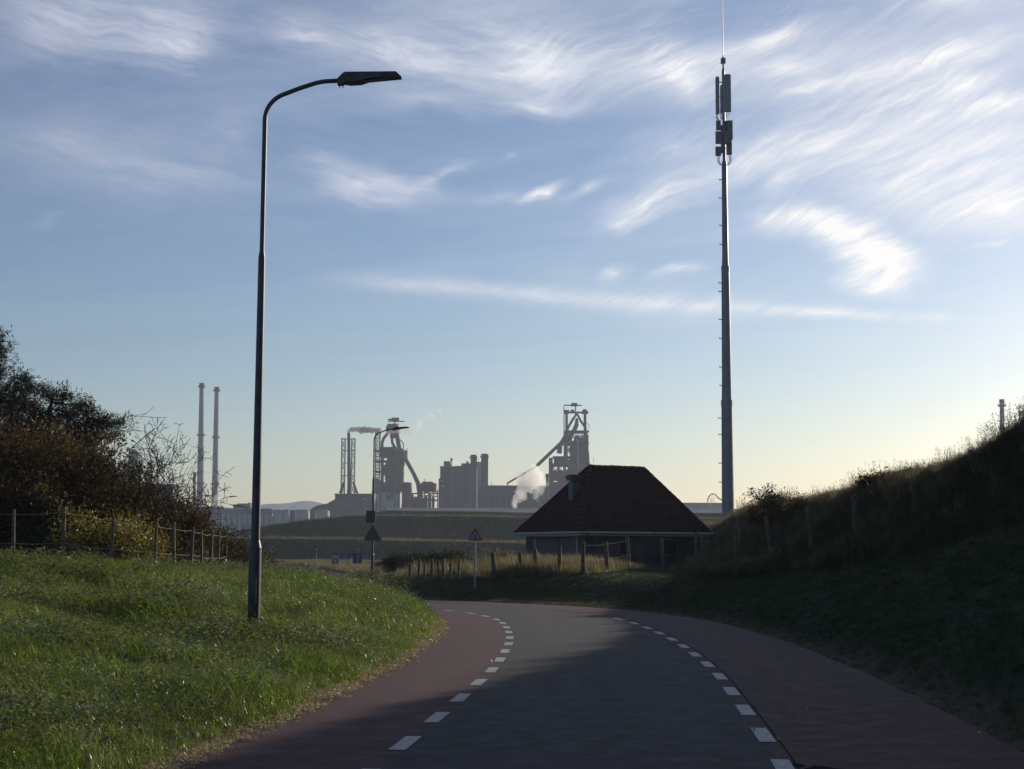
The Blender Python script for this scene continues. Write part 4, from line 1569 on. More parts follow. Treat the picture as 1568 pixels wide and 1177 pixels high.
def rust_frame(s, x0, x1, y0, y1, n, depth, seed, name='tower_frame', floors=None, w=.7, mt=None, fill=.35):
    """structural steel: columns, floors, crossed bracing, odd plant standing on the floors"""
    g = random.Random(seed)
    floors = floors or 6
    zt, zb = s.p(x0, y0).z, (s.p(x0, y1).z if y1 else 0)
    X0, X1 = s.p(x0, y0).x, s.p(x1, y0).x
    m = MB()
    for dy in (-depth / 2, 0, depth / 2):
        for k in range(n + 1):
            x = X0 + (X1 - X0) * k / n
            m.beam((x, dy, zb), (x, dy, zt), w)
    for f in range(floors + 1):
        z = zb + (zt - zb) * f / floors
        for dy in (-depth / 2, 0, depth / 2):
            m.beam((X0 - .5, dy, z), (X1 + .5, dy, z), w * .8)
    m.build(name, mt or M_steel, s.root)
    m = MB()
    for f in range(floors):
        z0, z1 = zb + (zt - zb) * f / floors, zb + (zt - zb) * (f + 1) / floors
        for k in range(n):
            xa, xb = X0 + (X1 - X0) * k / n, X0 + (X1 - X0) * (k + 1) / n
            for dy in (-depth / 2, depth / 2):
                if g.random() < .5:
                    m.beam((xa, dy, z0), (xb, dy, z1), w * .45)
                else:
                    m.beam((xb, dy, z0), (xa, dy, z1), w * .45)
    m.build('bracing', mt or M_steel, s.root)
    m = MB()
    for f in range(floors):
        z0, z1 = zb + (zt - zb) * f / floors, zb + (zt - zb) * (f + 1) / floors
        lo = 1 - f / floors
        for k in range(int(n * 4)):
            if g.random() < fill + .45 * lo:
                w_ = g.uniform(.12, .34) * (X1 - X0) / n * 2
                x = g.uniform(X0 + w_ / 2, X1 - w_ / 2)
                hh = g.uniform(.35, 1.0) * (z1 - z0)
                dy = g.uniform(-depth * .4, depth * .4)
                if g.random() < .6:
                    m.box((x, dy, z0 + hh / 2), (w_, w_ * .8, hh))
                else:
                    m.tube([(x, dy, z0), (x, dy, z0 + hh)], w_ / 2, 10)
    if m.v:
        m.build('plant_on_floors', M_steel, s.root)['kind'] = 'stuff'
    return s


# blast furnace, left
s = Site('blast_furnace', 600, 1080, 'rust-dark blast furnace tower behind the second street lamp', 'blast furnace', 4)
rust_frame(s, 586, 617, 700, 740, 3, 14, 3, floors=3, fill=.12, w=.6)
rust_frame(s, 580, 626, 740, None, 5, 26, 4, 'lower_frame', floors=4, w=.9, fill=.9)
t = s.p(603, 690)
MB().tube([(t.x, 0, 0), (t.x, 0, s.p(603, 735).z), (t.x, 0, s.p(603, 715).z), (t.x, 0, s.p(603, 693).z), (t.x, 0, s.p(603, 684).z)], [s.k(14), s.k(12.5), s.k(14), s.k(7), s.k(5)], 24).build('furnace_shell', M_steel, s.root, True)
MB().tube([s.p(586, 742, -4), s.p(586, 700, -4), s.p(586, 678, -4), s.p(588, 672, -4), s.p(595, 662, -2), s.p(599, 655, 0)], s.k(2.3), 12).build('uptake_pipe', M_steel, s.root, True)
MB().tube([s.p(599, 668, 6), s.p(600, 678, 6), s.p(604, 684, 6), s.p(611, 692, 6), s.p(613, 715, 6)], s.k(2.2), 12).build('uptake_pipe', M_steel, s.root, True)
MB().tube([s.p(607, 655, 0), s.p(609, 668, -6), s.p(613, 690, -6), s.p(614, 742, -6)], s.k(3.4), 12).build('downcomer', M_steel, s.root, True)
MB().tube([s.p(606, 668, 2), s.p(614, 674, 2), s.p(617.5, 679, 2), s.p(617.5, 700, 2)], s.k(.8), 8).build('relief_pipe', M_steel, s.root, True)
m = MB()
s.box(m, 592.5, 611, 653, 662, -9, 9)
s.box(m, 594.5, 609, 650, 653.1, -7, 7)
s.box(m, 598, 607, 662, 670, -5, 5)
m.build('furnace_top', M_steel, s.root)
for x in (593.5, 597, 601, 606, 609.5):
    s.blk('bleeder_valve', M_steel, x, x + 1.2, 648.2, 651, d0=-2, d1=0)
m = MB()
s.box(m, 603.6, 605.4, 643, 651, -1, 1)
s.box(m, 600, 611, 639.6, 644.6, -3, 3)
s.box(m, 594.5, 600.2, 641.2, 643.6, -2, 2)
s.box(m, 594.5, 619.5, 644.5, 645.6, -1.5, 1.5)
m.build('top_crane', M_steel, s.root)
lattice(MB(), s, 575.5, 582, 662, 745, 9, 6, .45).build('stair_tower', M_green, s.root)
m = MB()
for py in (690, 706, 722):
    s.box(m, 575, 618, py, py + 1, -12, 12)
m.build('platform', M_steel, s.root)
for (x0, x1, y0, y1) in ((583, 594, 681, 700), (590, 608, 683, 687), (594, 601, 683, 700), (606, 620, 692, 712), (618, 624, 690, 702)):
    s.blk('machine_house', M_steel, x0, x1, max(y0, 685), y1, d0=-6, d1=4)
s.blk('mast_pole', M_steel, 623.2, 623.9, 686, 692, d0=-1, d1=0)
MB().tube([s.p(616, 690, -14), s.p(624, 706, -14), s.p(635, 726, -14), s.p(642, 741, -14), s.p(645, 756, -14), s.p(646, 775, -14)], [s.k(3.6), s.k(3.2), s.k(3.1), s.k(3.6), s.k(4.4), s.k(5)], 10).build('skip_bridge', M_steel, s.root, True)
s = Site('casting_house', 592, 1010, 'pale blue cladded casting house below the left blast furnace', 'building', 4)
s.blk('wall', M_pale, 570, 612, 754, None, d0=0, d1=18)
s.blk('roof', M_roofg, 569, 613, 752, 754.1, d0=-1, d1=19)
s.blk('dark_opening', M_clad, 592, 597, 757, 766, d0=-.6, d1=-.05)
s.blk('dark_opening', M_clad, 598, 602, 754.5, 763, d0=-.6, d1=-.05)
for x in (576, 582.5, 604, 609):
    s.blk('downpipe', M_clad, x, x + .5, 754.5, None, d0=-.5, d1=-.05)
s = Site('hoist_house', 568, 1060, 'small dark tower block left of the left blast furnace', 'building', 4)
s.blk('wall', M_clad, 570, 580, 734, None, d0=0, d1=15)
s.blk('roof', M_roofg, 571, 578, 732, 734.2, d0=2, d1=12)
s = Site('dust_catcher', 624, 1040, 'dark vessel building between left furnace and its skip bridge', 'building', 4)
rust_frame(s, 612, 629, 741, None, 2, 14, 8, floors=4, fill=1.0)
s.blk('upper_box', M_steel, 616, 630, 739, 748, d0=-6, d1=6)
s.blk('upper_box', M_steel, 612, 629, 752, None, d0=-4, d1=8)
s = Site('gas_cleaning_plant', 655, 1060, 'tangle of dark pipes and vessels left of the power block', 'works plant', 4)
m = MB()
s.box(m, 645, 668, 740, 752, -6, 8)
s.box(m, 647, 663, 737.5, 740.2, -4, 6)
m.build('machine_house', M_steel, s.root)
s.blk('vent_pole', M_steel, 649.4, 650.2, 733, 738, d0=-1, d1=0)
for x in (644, 650, 657, 663, 670):
    s.blk('column', M_steel, x, x + 1.1, 750, None, d0=-5, d1=-3.5)
g = random.Random(21)
for k in range(7):
    x = 632 + k * 5.4
    py = g.uniform(757, 765)
    t = s.p(x, py)
    r = s.k(g.uniform(2.2, 3.4))
    m = MB().tube([(t.x, -8, 0), (t.x, -8, t.z - r * .5), (t.x, -8, t.z), (t.x, -8, t.z + r * .6)], [r, r, r * .8, r * .2], 14)
    m.build('vessel', M_clad, s.root, True)
for (a, b_, c, w) in ((632, 690, 757, 1.0), (640, 672, 761, .8), (628, 672, 767, 1.2), (650, 672, 755, .7)):
    MB().tube([s.p(a, c, -12), s.p((a + min(b_, 672)) / 2, c - 1.5, -12), s.p(min(b_, 672), c, -12)], s.k(w), 8).build('gas_pipe', M_steel, s.root, True)

# power block with two square chimneys
s = Site('power_block', 702, 1000, 'big grey power block with stepped roof and steam', 'building', 3)
s.blk('wall', M_clad, 674, 729, 715, None, d0=0, d1=40)
s.blk('side_block', M_clad, 671.5, 674.2, 732, None, d0=2, d1=30)
s.blk('roof_block', M_clad, 679, 690.5, 705.3, 715.2, d0=4, d1=24)
s.blk('roof_block', M_clad, 706, 722, 708.3, 715.2, d0=6, d1=26)
s.blk('roof_block', M_clad, 696, 708, 712, 715.1, d0=8, d1=26)
s.blk('roof_stub', M_clad, 689, 692, 700, 705.5, d0=8, d1=12)
s.blk('roof_stub', M_clad, 713.5, 717, 705, 708.5, d0=8, d1=12)
s.blk('roof', M_roofg, 673.5, 706, 713.6, 715.1, d0=-.6, d1=4)
for x in (690, 693.5, 707, 719):
    s.blk('duct', M_conc, x, x + 1.6, 716, None, d0=-1.6, d1=-.05)
for (x, y) in ((675, 735), (676, 743)):
    s.blk('vent_box', M_cream, x, x + 4, y, y + 2.6, d0=-1.6, d1=-.05)
for k in range(9):
    s.blk('annex', M_clad if k % 2 else M_conc, 676 + k * 6, 681 + k * 6, 763 + (k * 37 % 9), None, d0=-9, d1=-2)
for (x0, x1, yt, lab) in ((720.8, 729.6, 696.5, 'left of two square collared chimneys beside the power block'), (737, 747, 695, 'right free-standing one of two square collared chimneys')):
    s = Site('square_chimney', (x0 + x1) / 2, 985, lab, 'chimney', 3)
    s.blk('shaft', M_clad, x0, x1, yt + 2, None, d0=-4.5, d1=0)
    m = s.box(MB(), x0 - 1.5, x1 + 1.5, yt + 3.5, yt + 5.2, -6, 1.5)
    m.build('collar', M_clad, s.root)
    s.blk('head', M_clad, x0 + .2, x1 - .2, yt, yt + 3.4, d0=-4.2, d1=-.3)
    for k in range(3):
        xx = x0 + (x1 - x0) * (k + .6) / 3.6
        s.blk('rib', M_roofg, xx, xx + .5, yt + 6, None, d0=-5.0, d1=-4.52)
s = Site('cream_tower', 733, 1030, 'narrow cream slab tower between the two square chimneys', 'building', 3)
s.blk('wall', M_cream, 729.5, 737.5, 708, None, d0=0, d1=10)
s.blk('roof', M_roofg, 729.3, 737.7, 707, 708.1, d0=-.5, d1=10.5)
s.blk('mast_pole', M_steel, 732, 732.5, 702, 707.2, d0=3, d1=3.5)
s = Site('rolling_hall', 790, 960, 'long dark ribbed hall with a flat roof between the works towers', 'building', 3)
s.blk('wall', M_clad, 746, 862, 744.5, None, d0=0, d1=45)
s.blk('roof', M_roofg, 745.5, 863, 743, 744.6, d0=-1, d1=46)
o_ = [s.p(x, y) for x, y in ((731, 752), (735, 746), (746.2, 743.5), (746.2, 800), (731, 800))]
MB().extrude([(v.x, v.z if k < 3 else 0) for k, v in enumerate(o_)], -1, 30).build('round_shoulder', M_clad, s.root)
for k in range(12):
    x = 749 + k * 8.4
    s.blk('rib', M_conc if k % 3 == 0 else M_roofg, x, x + (1.8 if k % 3 == 0 else .7), 752 if k % 3 == 0 else 757, None, d0=-1.2, d1=-.05)
for x in (752, 777, 800):
    s.blk('roof_mast', M_steel, x, x + .7, 737.5, 743.2, d0=4, d1=4.6)
s = Site('pipe_bridge', 800, 930, 'thin pipe bridge rising from the hall roof to the conveyor', 'pipe')
MB().beam(s.p(776, 741, -6), s.p(823.5, 713, -6), 1.0).build('pipe', M_steel, s.root)
for a, b_ in ((777, 740.5), (800, 727)):
    MB().beam(s.p(a, b_, -6), s.p(a, b_ + 8 if a < 790 else 745, -6), .6).build('support', M_steel, s.root)

# blast furnace, right
s = Site('blast_furnace', 878, 1040, 'taller blast furnace with long sloping conveyor left of the tiled house', 'blast furnace', 3)
rust_frame(s, 866, 899, 668, 712, 4, 24, 12, floors=4, fill=.15)
rust_frame(s, 846, 901, 712, None, 6, 30, 13, 'lower_frame', floors=6, w=.9, fill=1.0)
s.blk('infill_cladding', M_steel, 856, 899, 726, None, d0=-9, d1=9)
s.blk('infill_cladding', M_steel, 874, 897, 700, 726.2, d0=-7, d1=7)
t = s.p(884, 690)
MB().tube([(t.x, 0, 0), (t.x, 0, s.p(884, 722).z), (t.x, 0, s.p(884, 700).z), (t.x, 0, s.p(884, 676).z), (t.x, 0, s.p(884, 668).z)], [s.k(15), s.k(13), s.k(12), s.k(6), s.k(4)], 24).build('furnace_shell', M_steel, s.root, True)
MB().tube([s.p(882.5, 634, 0), s.p(876, 644, -4), s.p(869, 656, -5), s.p(867, 668, -5), s.p(866.5, 700, -5)], [s.k(1.6), s.k(1.9), s.k(2), s.k(2), s.k(2)], 12).build('uptake_pipe', M_steel, s.root, True)
MB().tube([s.p(884, 634, 0), s.p(890, 644, 4), s.p(896.5, 653, 5), s.p(898, 664, 5), s.p(898.5, 720, 5)], [s.k(1.6), s.k(1.9), s.k(2), s.k(2.2), s.k(2.4)], 12).build('uptake_pipe', M_steel, s.root, True)
MB().tube([s.p(883.5, 640, 2), s.p(883, 650, 2), s.p(879, 659, 2), s.p(872, 668, 2), s.p(866, 682, 2), s.p(867, 715, 2)], [s.k(2), s.k(3.4), s.k(3.6), s.k(3.4), s.k(3), s.k(3.6)], 14).build('downcomer', M_steel, s.root, True)
for (x0, x1) in ((865.5, 869), (893.5, 897.3)):
    m = s.box(MB(), x0, x1, 632, 672, -6, -1)
    m.build('column', M_steel, s.root)
s.blk('column', M_steel, 862.9, 864.2, 623, 674, d0=-2, d1=0)
for (x0, x1, y0, y1) in ((864, 871.5, 628, 633), (891, 900.5, 629.5, 633), (892.5, 898, 627, 630), (874, 879, 627.5, 632), (871, 892, 630.5, 632)):
    s.blk('top_gear', M_steel, x0, x1, y0, y1, d0=-3, d1=4)
m = MB()
s.box(m, 880.4, 882, 620.5, 634, -1, 1)
s.box(m, 875, 883.5, 617.3, 620.6, -3, 3)
s.box(m, 863, 890.6, 619.6, 620.9, -1.5, 1.5)
s.box(m, 874, 884, 620.5, 621.6, -2.5, 2.5)
m.build('top_crane', M_steel, s.root)
MB().tube([s.p(898, 648, 0), s.p(902, 650, 0), s.p(902, 654, 0), s.p(899, 656, 0)], s.k(.5), 6).build('relief_pipe', M_steel, s.root, True)
MB().beam(s.p(864, 674, -10), s.p(822, 714, -10), s.k(6.0), s.k(5)).beam(s.p(868, 666, -8), s.p(858, 682, -8), s.k(7.5)).build('skip_bridge', M_steel, s.root)
m = MB()
for py in (661, 680, 700, 722, 741):
    s.box(m, 864 if py < 700 else 846, 901, py, py + .9, -13, 13)
m.build('platform', M_steel, s.root)
m = MB()
s.box(m, 840.5, 846, 701, None, -3, 3)
m.build('support_column', M_steel, s.root)
o_ = [s.p(x, y) for x, y in ((898, 680), (901.5, 695), (902.5, 720), (902.5, 800), (890, 800), (890, 680))]
MB().extrude([(v.x, v.z if k not in (3, 4) else 0) for k, v in enumerate(o_)], -6, 6).build('side_cladding', M_steel, s.root)
for (x0, x1, y0, y1) in ((853, 860, 681, 694), (876, 881, 676, 700), (884, 896, 672, 684), (848, 866, 700, 714)):
    s.blk('machine_house', M_steel, x0, x1, y0, y1, d0=-8, d1=2)
MB().tube([s.p(882, 675, -15), s.p(883.5, 680, -15), s.p(884, 720, -15)], s.k(.7), 8).build('pale_pipe', M_pale, s.root, True)
s.blk('mast_pole', M_steel, 908.5, 909, 700, None, d0=-1, d1=-.4)
s = Site('furnace_hall', 880, 990, 'light grey hall at the foot of the taller blast furnace', 'building', 3)
s.blk('wall', M_conc, 843, 925, 739, None, d0=0, d1=20)
s.blk('roof', M_roofg, 842, 926, 737.5, 739.1, d0=-1, d1=21)
stack(838, 726, 4.2, 4.6, 945, 'short dark chimney beside the white steam plume', [], mt=M_steel)
s = Site('scrap_plant', 826, 935, 'low tangle of bright lit steelwork at the foot of the short chimney', 'works plant', 3)
g = random.Random(5)
for k in range(22):
    x, y = g.uniform(816, 836), g.uniform(752, 778)
    if x < 824 and y < 764:
        y += 12
    MB().beam(s.p(x, y, g.uniform(-6, 6)), s.p(x + g.uniform(-6, 6), y + g.uniform(-5, 5), g.uniform(-6, 6)), s.k(g.uniform(.4, 1.2))).build('girder', g.choice([M_steel, M_pale, M_clad]), s.root)

# shed on the plateau, in front of the works
s = Site('long_low_shed', 722, 520, 'long low grey-roofed shed lying on top of the dike', 'building', 9)
pa, pb_ = s.p(584, 776.5), s.p(868, 776)
pc = s.p(597, 785)
z0_, z1_ = s.p(722, 784).z, s.p(722, 776.5).z
m = MB()
m.add([(pc.x, 0, z0_), (pb_.x, 0, z0_), (pb_.x, 9, z1_), (pa.x, 9, z1_)], [(0, 1, 2, 3)])
m.add([(pc.x, 0, z0_ - .3), (pb_.x, 0, z0_ - .3), (pb_.x, 9, z1_ - .3), (pa.x, 9, z1_ - .3)], [(3, 2, 1, 0)])
m.add([(pc.x, 0, z0_), (pa.x, 9, z1_), (pa.x, 9, z1_ - .3), (pc.x, 0, z0_ - .3)], [(0, 1, 2, 3)])
m.build('roof', M_roofg, s.root)
MB().box(((pc.x + pb_.x) / 2, .8, z0_ / 2 - .2), (pb_.x - pc.x - 1, .3, z0_ + .2)).build('wall', M_black, s.root)
MB().box(((pc.x + pb_.x) / 2, 8.7, z1_ / 2 - .2), (pb_.x - pc.x - 1, .3, z1_ - .1)).build('wall', M_black, s.root)

# right of the house: stockyard
s = Site('storage_shed', 1100, 1150, 'pale flat stockyard shed between tiled house and mast', 'building', 2)
s.blk('wall', M_pale, 1040, 1114, 776, None, d0=0, d1=30)
s.blk('roof', M_roofg, 1038, 1116, 769.5, 776.1, d0=-2, d1=32)
for k in range(7):
    s.blk('skylight', M_swhite, 1062 + k * 3, 1064.4 + k * 3, 776.4, 779, d0=-.8, d1=-.05)
s = Site('storage_shed', 1160, 1200, 'faint long shed on the horizon right of the mast', 'building', 2)
s.blk('wall', M_pale, 1118, 1185, 781, None, d0=0, d1=30)
s.blk('roof', M_roofg, 1117, 1186, 779, 781.1, d0=-1, d1=31)
s = Site('reclaimer', 1092, 1100, 'curved frame of a bucket-wheel reclaimer left of the mast', 'machine', 2)
pts = [s.p(1092 + 8.5 * math.cos(a), 769 + 13 * -math.sin(a)) for a in np.linspace(math.pi, R(25), 14)]
MB().tube(pts, s.k(.9), 8).build('arch', M_pale, s.root, True)
MB().beam(s.p(1095, 757), s.p(1108, 769), s.k(1.0)).build('boom', M_pale, s.root)
for x0, x1, y0 in ((1086, 1091, 760), (1091, 1087, 758), (1095, 1089, 760), (1090, 1097, 762), (1084, 1084, 764)):
    MB().beam(s.p(x0, y0), s.p(x1, 775), s.k(.5)).build('strut', M_pale, s.root)
s = Site('loading_crane', 215, 900, 'dark loading tower with raised arm glimpsed through the bare branches', 'crane', 2)
s.blk('tower', M_steel, 200, 211, 692, None, d0=-5, d1=5)
s.blk('head_house', M_steel, 202, 209, 688, 692.2, d0=-3, d1=3)
MB().beam(s.p(196, 690, 0), s.p(238, 655, 0), s.k(1.4)).build('raised_arm', M_steel, s.root)
s.blk('side_hall', M_clad, 222, 264, 741, None, d0=0, d1=15)
s.blk('stair_well', M_clad, 226, 230, 736, 741.2, d0=2, d1=8)

# far dunes behind the works
m = MB()
dn_ = []
for k in range(61):
    px = 380 + k * 2.6
    w = at(px, 781 - 13 * math.sin(k / 60 * math.pi) ** .7 - 1.6 * math.sin(k * .22), 2750)
    dn_.append((w.x, w.z))
x_l, x_r = dn_[0][0], dn_[-1][0]
vs = []
for (x, z) in dn_:
    vs += [(x, 2600, -.5), (x, 2750, z), (x, 2900, -.5)]
m.add(vs, [(3 * k + j, 3 * k + 3 + j, 3 * k + 4 + j, 3 * k + 1 + j) for k in range(60) for j in (0, 1)])
tag(m.build('distant_dunes', mat('dune_sand', (.55, .52, .46), .95, 0, .3, .01), None, True), kind='structure')


# ------------------------------------------------------------------ smoke and steam
def vol_mat(name, dens_, col, aniso=.35, sc=.06, soft=True):
    m = bpy.data.materials.new(name)
    m.use_nodes = True
    nt = m.node_tree
    nt.nodes.clear()
    pv = nt.nodes.new('ShaderNodeVolumePrincipled')
    pv.inputs['Color'].default_value = (*col, 1)
    pv.inputs['Density'].default_value = dens_
    pv.inputs['Anisotropy'].default_value = aniso
    o = nt.nodes.new('ShaderNodeOutputMaterial')
    nt.links.new(pv.outputs[0], o.inputs['Volume'])
    return m


def plume(name, path, Y, mt, label, seed, n=60, wob=.25):
    """path: (px, py, radius_px); lumps of vapour strung along it, merged into one bumpy skin"""
    g = random.Random(seed)
    mbd = bpy.data.metaballs.new(name)
    mo = bpy.data.objects.new(name, mbd)
    c0 = at(path[0][0], path[0][1], Y)
    k = Y / 2350.0
    rs = [r for _, _, r in path]
    mbd.resolution = min(rs) * k * .42
    mbd.threshold = .3
    for j in range(n):
        t = (j + g.random()) / n * (len(path) - 1)
        i = min(int(t), len(path) - 2)
        f = t - i
        px, py, r = (path[i][q] * (1 - f) + path[i + 1][q] * f for q in range(3))
        w = at(px, py, Y) - c0
        r *= k
        e = mbd.elements.new()
        e.co = w + Vector((g.gauss(0, wob), g.gauss(0, wob), g.gauss(0, wob))) * r
        e.radius = r * g.uniform(.75, 1.45)
    COL.objects.link(mo)
    bpy.context.view_layer.update()
    dg = bpy.context.evaluated_depsgraph_get()
    me = bpy.data.meshes.new_from_object(mo.evaluated_get(dg))
    bpy.data.objects.remove(mo)
    bpy.data.metaballs.remove(mbd)
    for v in me.vertices:
        q = Vector(v.co) / (.5 * (rs[0] + max(rs)) * k)
        nz = mnoise.fractal(q * .9 + Vector((seed, 0, 0)), 1.0, 2.0, 4)
        v.co = Vector(v.co) + Vector((nz, mnoise.noise(q * 1.3) * .6, mnoise.fractal(q * 1.1 + Vector((9, seed, 3)), 1., 2., 3))) * .5 * (rs[0] + max(rs)) * k * .55
    me.materials.clear()
    me.materials.append(mt)
    me.polygons.foreach_set('use_smooth', [True] * len(me.polygons))
    o = obj(name, me)
    o.location = c0
    return tag(o, label, 'smoke')


V_dark = vol_mat('dark_smoke', .7, (.42, .38, .40), .2)
V_thin = vol_mat('thin_smoke', .14, (.75, .72, .72), .3)
V_white = vol_mat('white_steam', .21, (.99, .99, .99), .55)
V_wthin = vol_mat('thin_steam', .09, (.99, .99, .99), .55)
plume('smoke_plume', [(534, 661, 2.4), (537, 658.5, 3.2), (546, 657.5, 4.2), (556, 658, 5), (568, 658.5, 5.2), (580, 659, 4.5)], 958, V_dark, 'dark grey smoke bending right from the lattice chimney', 1, 46)
plume('smoke_plume', [(580, 661, 3.5), (596, 662, 3.2), (612, 660, 3.6), (620, 659.5, 5), (628, 660, 4)], 966, V_thin, 'thin smoke trailing past the top of the left blast furnace', 2, 34)
plume('steam_puff', [(634, 661, 2.0), (640, 655, 4.2), (643, 648, 4.5), (641, 643, 3.4)], 966, V_wthin, 'upright pale steam puff right of the second lamp head', 3, 16, .35)
plume('steam_puff', [(652, 639, 2.2), (657, 633, 3.6), (664, 637, 3.0), (666, 644, 2.2)], 966, V_wthin, 'ragged thin steam puff highest but one above the works', 4, 14, .35)
plume('steam_puff', [(668, 630, 2.2), (672, 628.5, 3.4), (676, 629, 2.2)], 966, V_wthin, 'small round white steam puff, uppermost and farthest right', 5, 9, .3)
plume('steam_cloud', [(786, 774, 4), (790, 768, 6), (796, 758, 7), (802, 746, 8.5), (809, 734, 10), (815, 722, 10)], 915, V_white, 'dense white steam column rising in front of the long hall', 6, 44, .55)
plume('steam_cloud', [(806, 742, 8), (818, 736, 12), (826, 730, 10), (828, 745, 8), (822, 752, 8)], 922, V_wthin, 'thinner steam drifting right of the dense steam column', 7, 26, .4)
plume('steam_cloud', [(690, 710, 3), (697, 707.5, 4.5), (703, 711, 3)], 990, V_wthin, 'low dome of steam on the power block roof', 8, 12, .3)
plume('steam_cloud', [(327, 776, 4), (329, 768, 5), (332, 760, 4), (336, 768, 4)], 1100, V_wthin, 'faint steam at the foot of the right pale chimney', 9, 14, .35)


# ------------------------------------------------------------------ thicket on the left
def branches(m, p, d, L, r, depth, g, tips, droop=0., n_ch=(2, 4)):
    pts, rad = [p], [r]
    dd = d.copy()
    q = p.copy()
    nseg = 4
    for k in range(nseg):
        dd = (dd + Vector((g.gauss(0, .13), g.gauss(0, .13), g.gauss(0, .10) - droop * .08))).normalized()
        q = q + dd * (L / nseg)
        pts.append(q.copy())
        rad.append(r * (1 - .62 * (k + 1) / nseg))
    m.tube(pts, [max(a_, .0075) for a_ in rad], 6 if r > .02 else 3, False)
    tips.append((q.copy(), dd.copy(), depth))
    if depth > 0:
        for _ in range(g.randint(*n_ch)):
            k = g.randint(1, nseg)
            a = Vector((g.gauss(0, 1), g.gauss(0, 1), g.gauss(.25, .7))).normalized()
            nd = (dd * .75 + a * .75).normalized()
            branches(m, pts[k], nd, L * g.uniform(.5, .8), rad[k] * .7, depth - 1, g, tips, droop, n_ch)


def leaves_mesh(centres, per, spread, size, g, flat=.0, elong=.55):
    C = np.asarray(centres, np.float32)
    n = len(C) * per
    c = np.repeat(C, per, 0) + g.normal(0, 1, (n, 3)) * spread
    u = g.normal(0, 1, (n, 3))
    u[:, 2] -= .3
    u /= np.linalg.norm(u, axis=1)[:, None]
    v = np.cross(u, g.normal(0, 1, (n, 3)))
    v /= np.linalg.norm(v, axis=1)[:, None] + 1e-6
    L = size * g.uniform(.6, 1.4, (n, 1))
    P = np.stack([c, c + u * L * .5 + v * L * elong * .5, c + u * L, c + u * L * .5 - v * L * elong * .5], 1).reshape(-1, 3)
    q = np.arange(n)[:, None] * 4
    return P, np.concatenate([q, q + 1, q + 2, q + 3], 1)


L_brown = leaf_mat('brown_leaves', [(0, (.020, .015, .009)), (.45, (.055, .037, .018)), (.75, (.11, .078, .035)), (1, (.20, .14, .06))], .3, .8, .6, .2)
L_yell = leaf_mat('yellow_green_leaves', [(0, (.05, .055, .012)), (.5, (.13, .12, .025)), (.85, (.24, .20, .035)), (1, (.34, .28, .05))], .45, .5, .6)
L_dark = leaf_mat('dark_ivy_leaves', [(0, (.010, .016, .008)), (.5, (.022, .032, .013)), (1, (.05, .06, .025))], .25, .75, .6, .2)
L_pine = leaf_mat('pine_needles', [(0, (.008, .015, .010)), (.5, (.016, .028, .016)), (1, (.032, .045, .022))], .15, .5, .6)
L_tan = leaf_mat('tan_stalks', [(0, (.045, .035, .02)), (.5, (.10, .08, .045)), (1, (.19, .15, .09))], .35, .6, .6)


def shrub(name, x, y, h, w, label, leafm, bark, seed, depth=3, stems=6, per=10, size=.07, spread=.12, mindepth=0, leaf_zmax=1.0, lean=(0, 0), cat='shrub', nch=(2, 4), keep=1.0, group=None):
    g = random.Random(seed)
    gg = np.random.default_rng(seed)
    z = H(x, y) - .1
    root = empty(name, (x, y, z), 0, label, cat, group)
    m = MB()
    tips = []
    for k in range(stems):
        a = 2 * math.pi * (k + g.random()) / stems
        d = Vector((math.cos(a) * w / h * g.uniform(.3, 1) + lean[0], math.sin(a) * w / h * g.uniform(.3, 1) + lean[1], 1)).normalized()
        branches(m, Vector((math.cos(a) * .12, math.sin(a) * .12, 0)), d, h * .58, .042 * h / 3, depth, g, tips, n_ch=nch)
    # grow to the wanted height
    top = max(t[0].z for t in tips)
    f = h / top
    m.v = [(a * f, b * f, c * f) for a, b, c in m.v]
    m.build('branches', bark, root, False)['kind'] = 'stuff'
    cs = [tuple(t[0] * f) for t in tips if t[2] <= depth - 1 - mindepth and t[0].z * f < h * leaf_zmax * (.7 + .3 * g.random()) and g.random() < keep]
    if cs and per:
        P, Q = leaves_mesh(cs, per, spread, size, gg)
        o = obj('leaves', np_mesh('leaves', P, Q, leafm), root)
        o['kind'] = 'stuff'
    return root


def pine(x, y, h, w, label, seed, lean=0., dens=1.0):
    """windswept dune pine: crown of needle tufts on level limbs, denser towards the lee side"""
    g = random.Random(seed)
    gg = np.random.default_rng(seed)
    z = H(x, y) - .1
    root = empty('pine_tree', (x, y, z), 0, label, 'pine tree', 'dark pines behind the thicket')
    MB().tube([(0, 0, 0), (lean * .35, 0, h * .4), (lean * .8, 0, h * .8), (lean, 0, h * .92)], [.14, .11, .07, .03], 8).build('trunk', M_bark, root)
    m = MB()
    cs = []
    for k in range(int(h * 13 * dens)):
        t = g.uniform(.30, 1)
        a = g.uniform(0, 2 * math.pi)
        L = w * math.sqrt(max(.03, 1.03 - t)) * g.uniform(.55, 1.15) + .2
        b = Vector((lean * t, 0, h * t * .93))
        e = b + Vector((math.cos(a) * L + .35 * L, math.sin(a) * L, L * g.uniform(-.10, .22)))
        m.tube([b, b.lerp(e, .5) - Vector((0, 0, .05)), e], [.03, .02, .008], 4, False)
        for j in range(int(8 + L * 12)):
            q = b.lerp(e, g.uniform(.2, 1.08)) + Vector((g.gauss(0, .14), g.gauss(0, .14), g.gauss(.05, .09)))
            cs.append(tuple(q))
    m.build('branches', M_bark, root)['kind'] = 'stuff'
    P, Q = leaves_mesh(cs, 20, .05, .15, gg, elong=.13)
    obj('needles', np_mesh('needles', P, Q, L_pine), root)['kind'] = 'stuff'
    return root


def xz(px, py, Y):
    w = at(px, py, Y)
    return w.x, w.z


def top_h(px, py, Y):
    x, z = xz(px, py, Y)
    return x, z - H(x, Y)


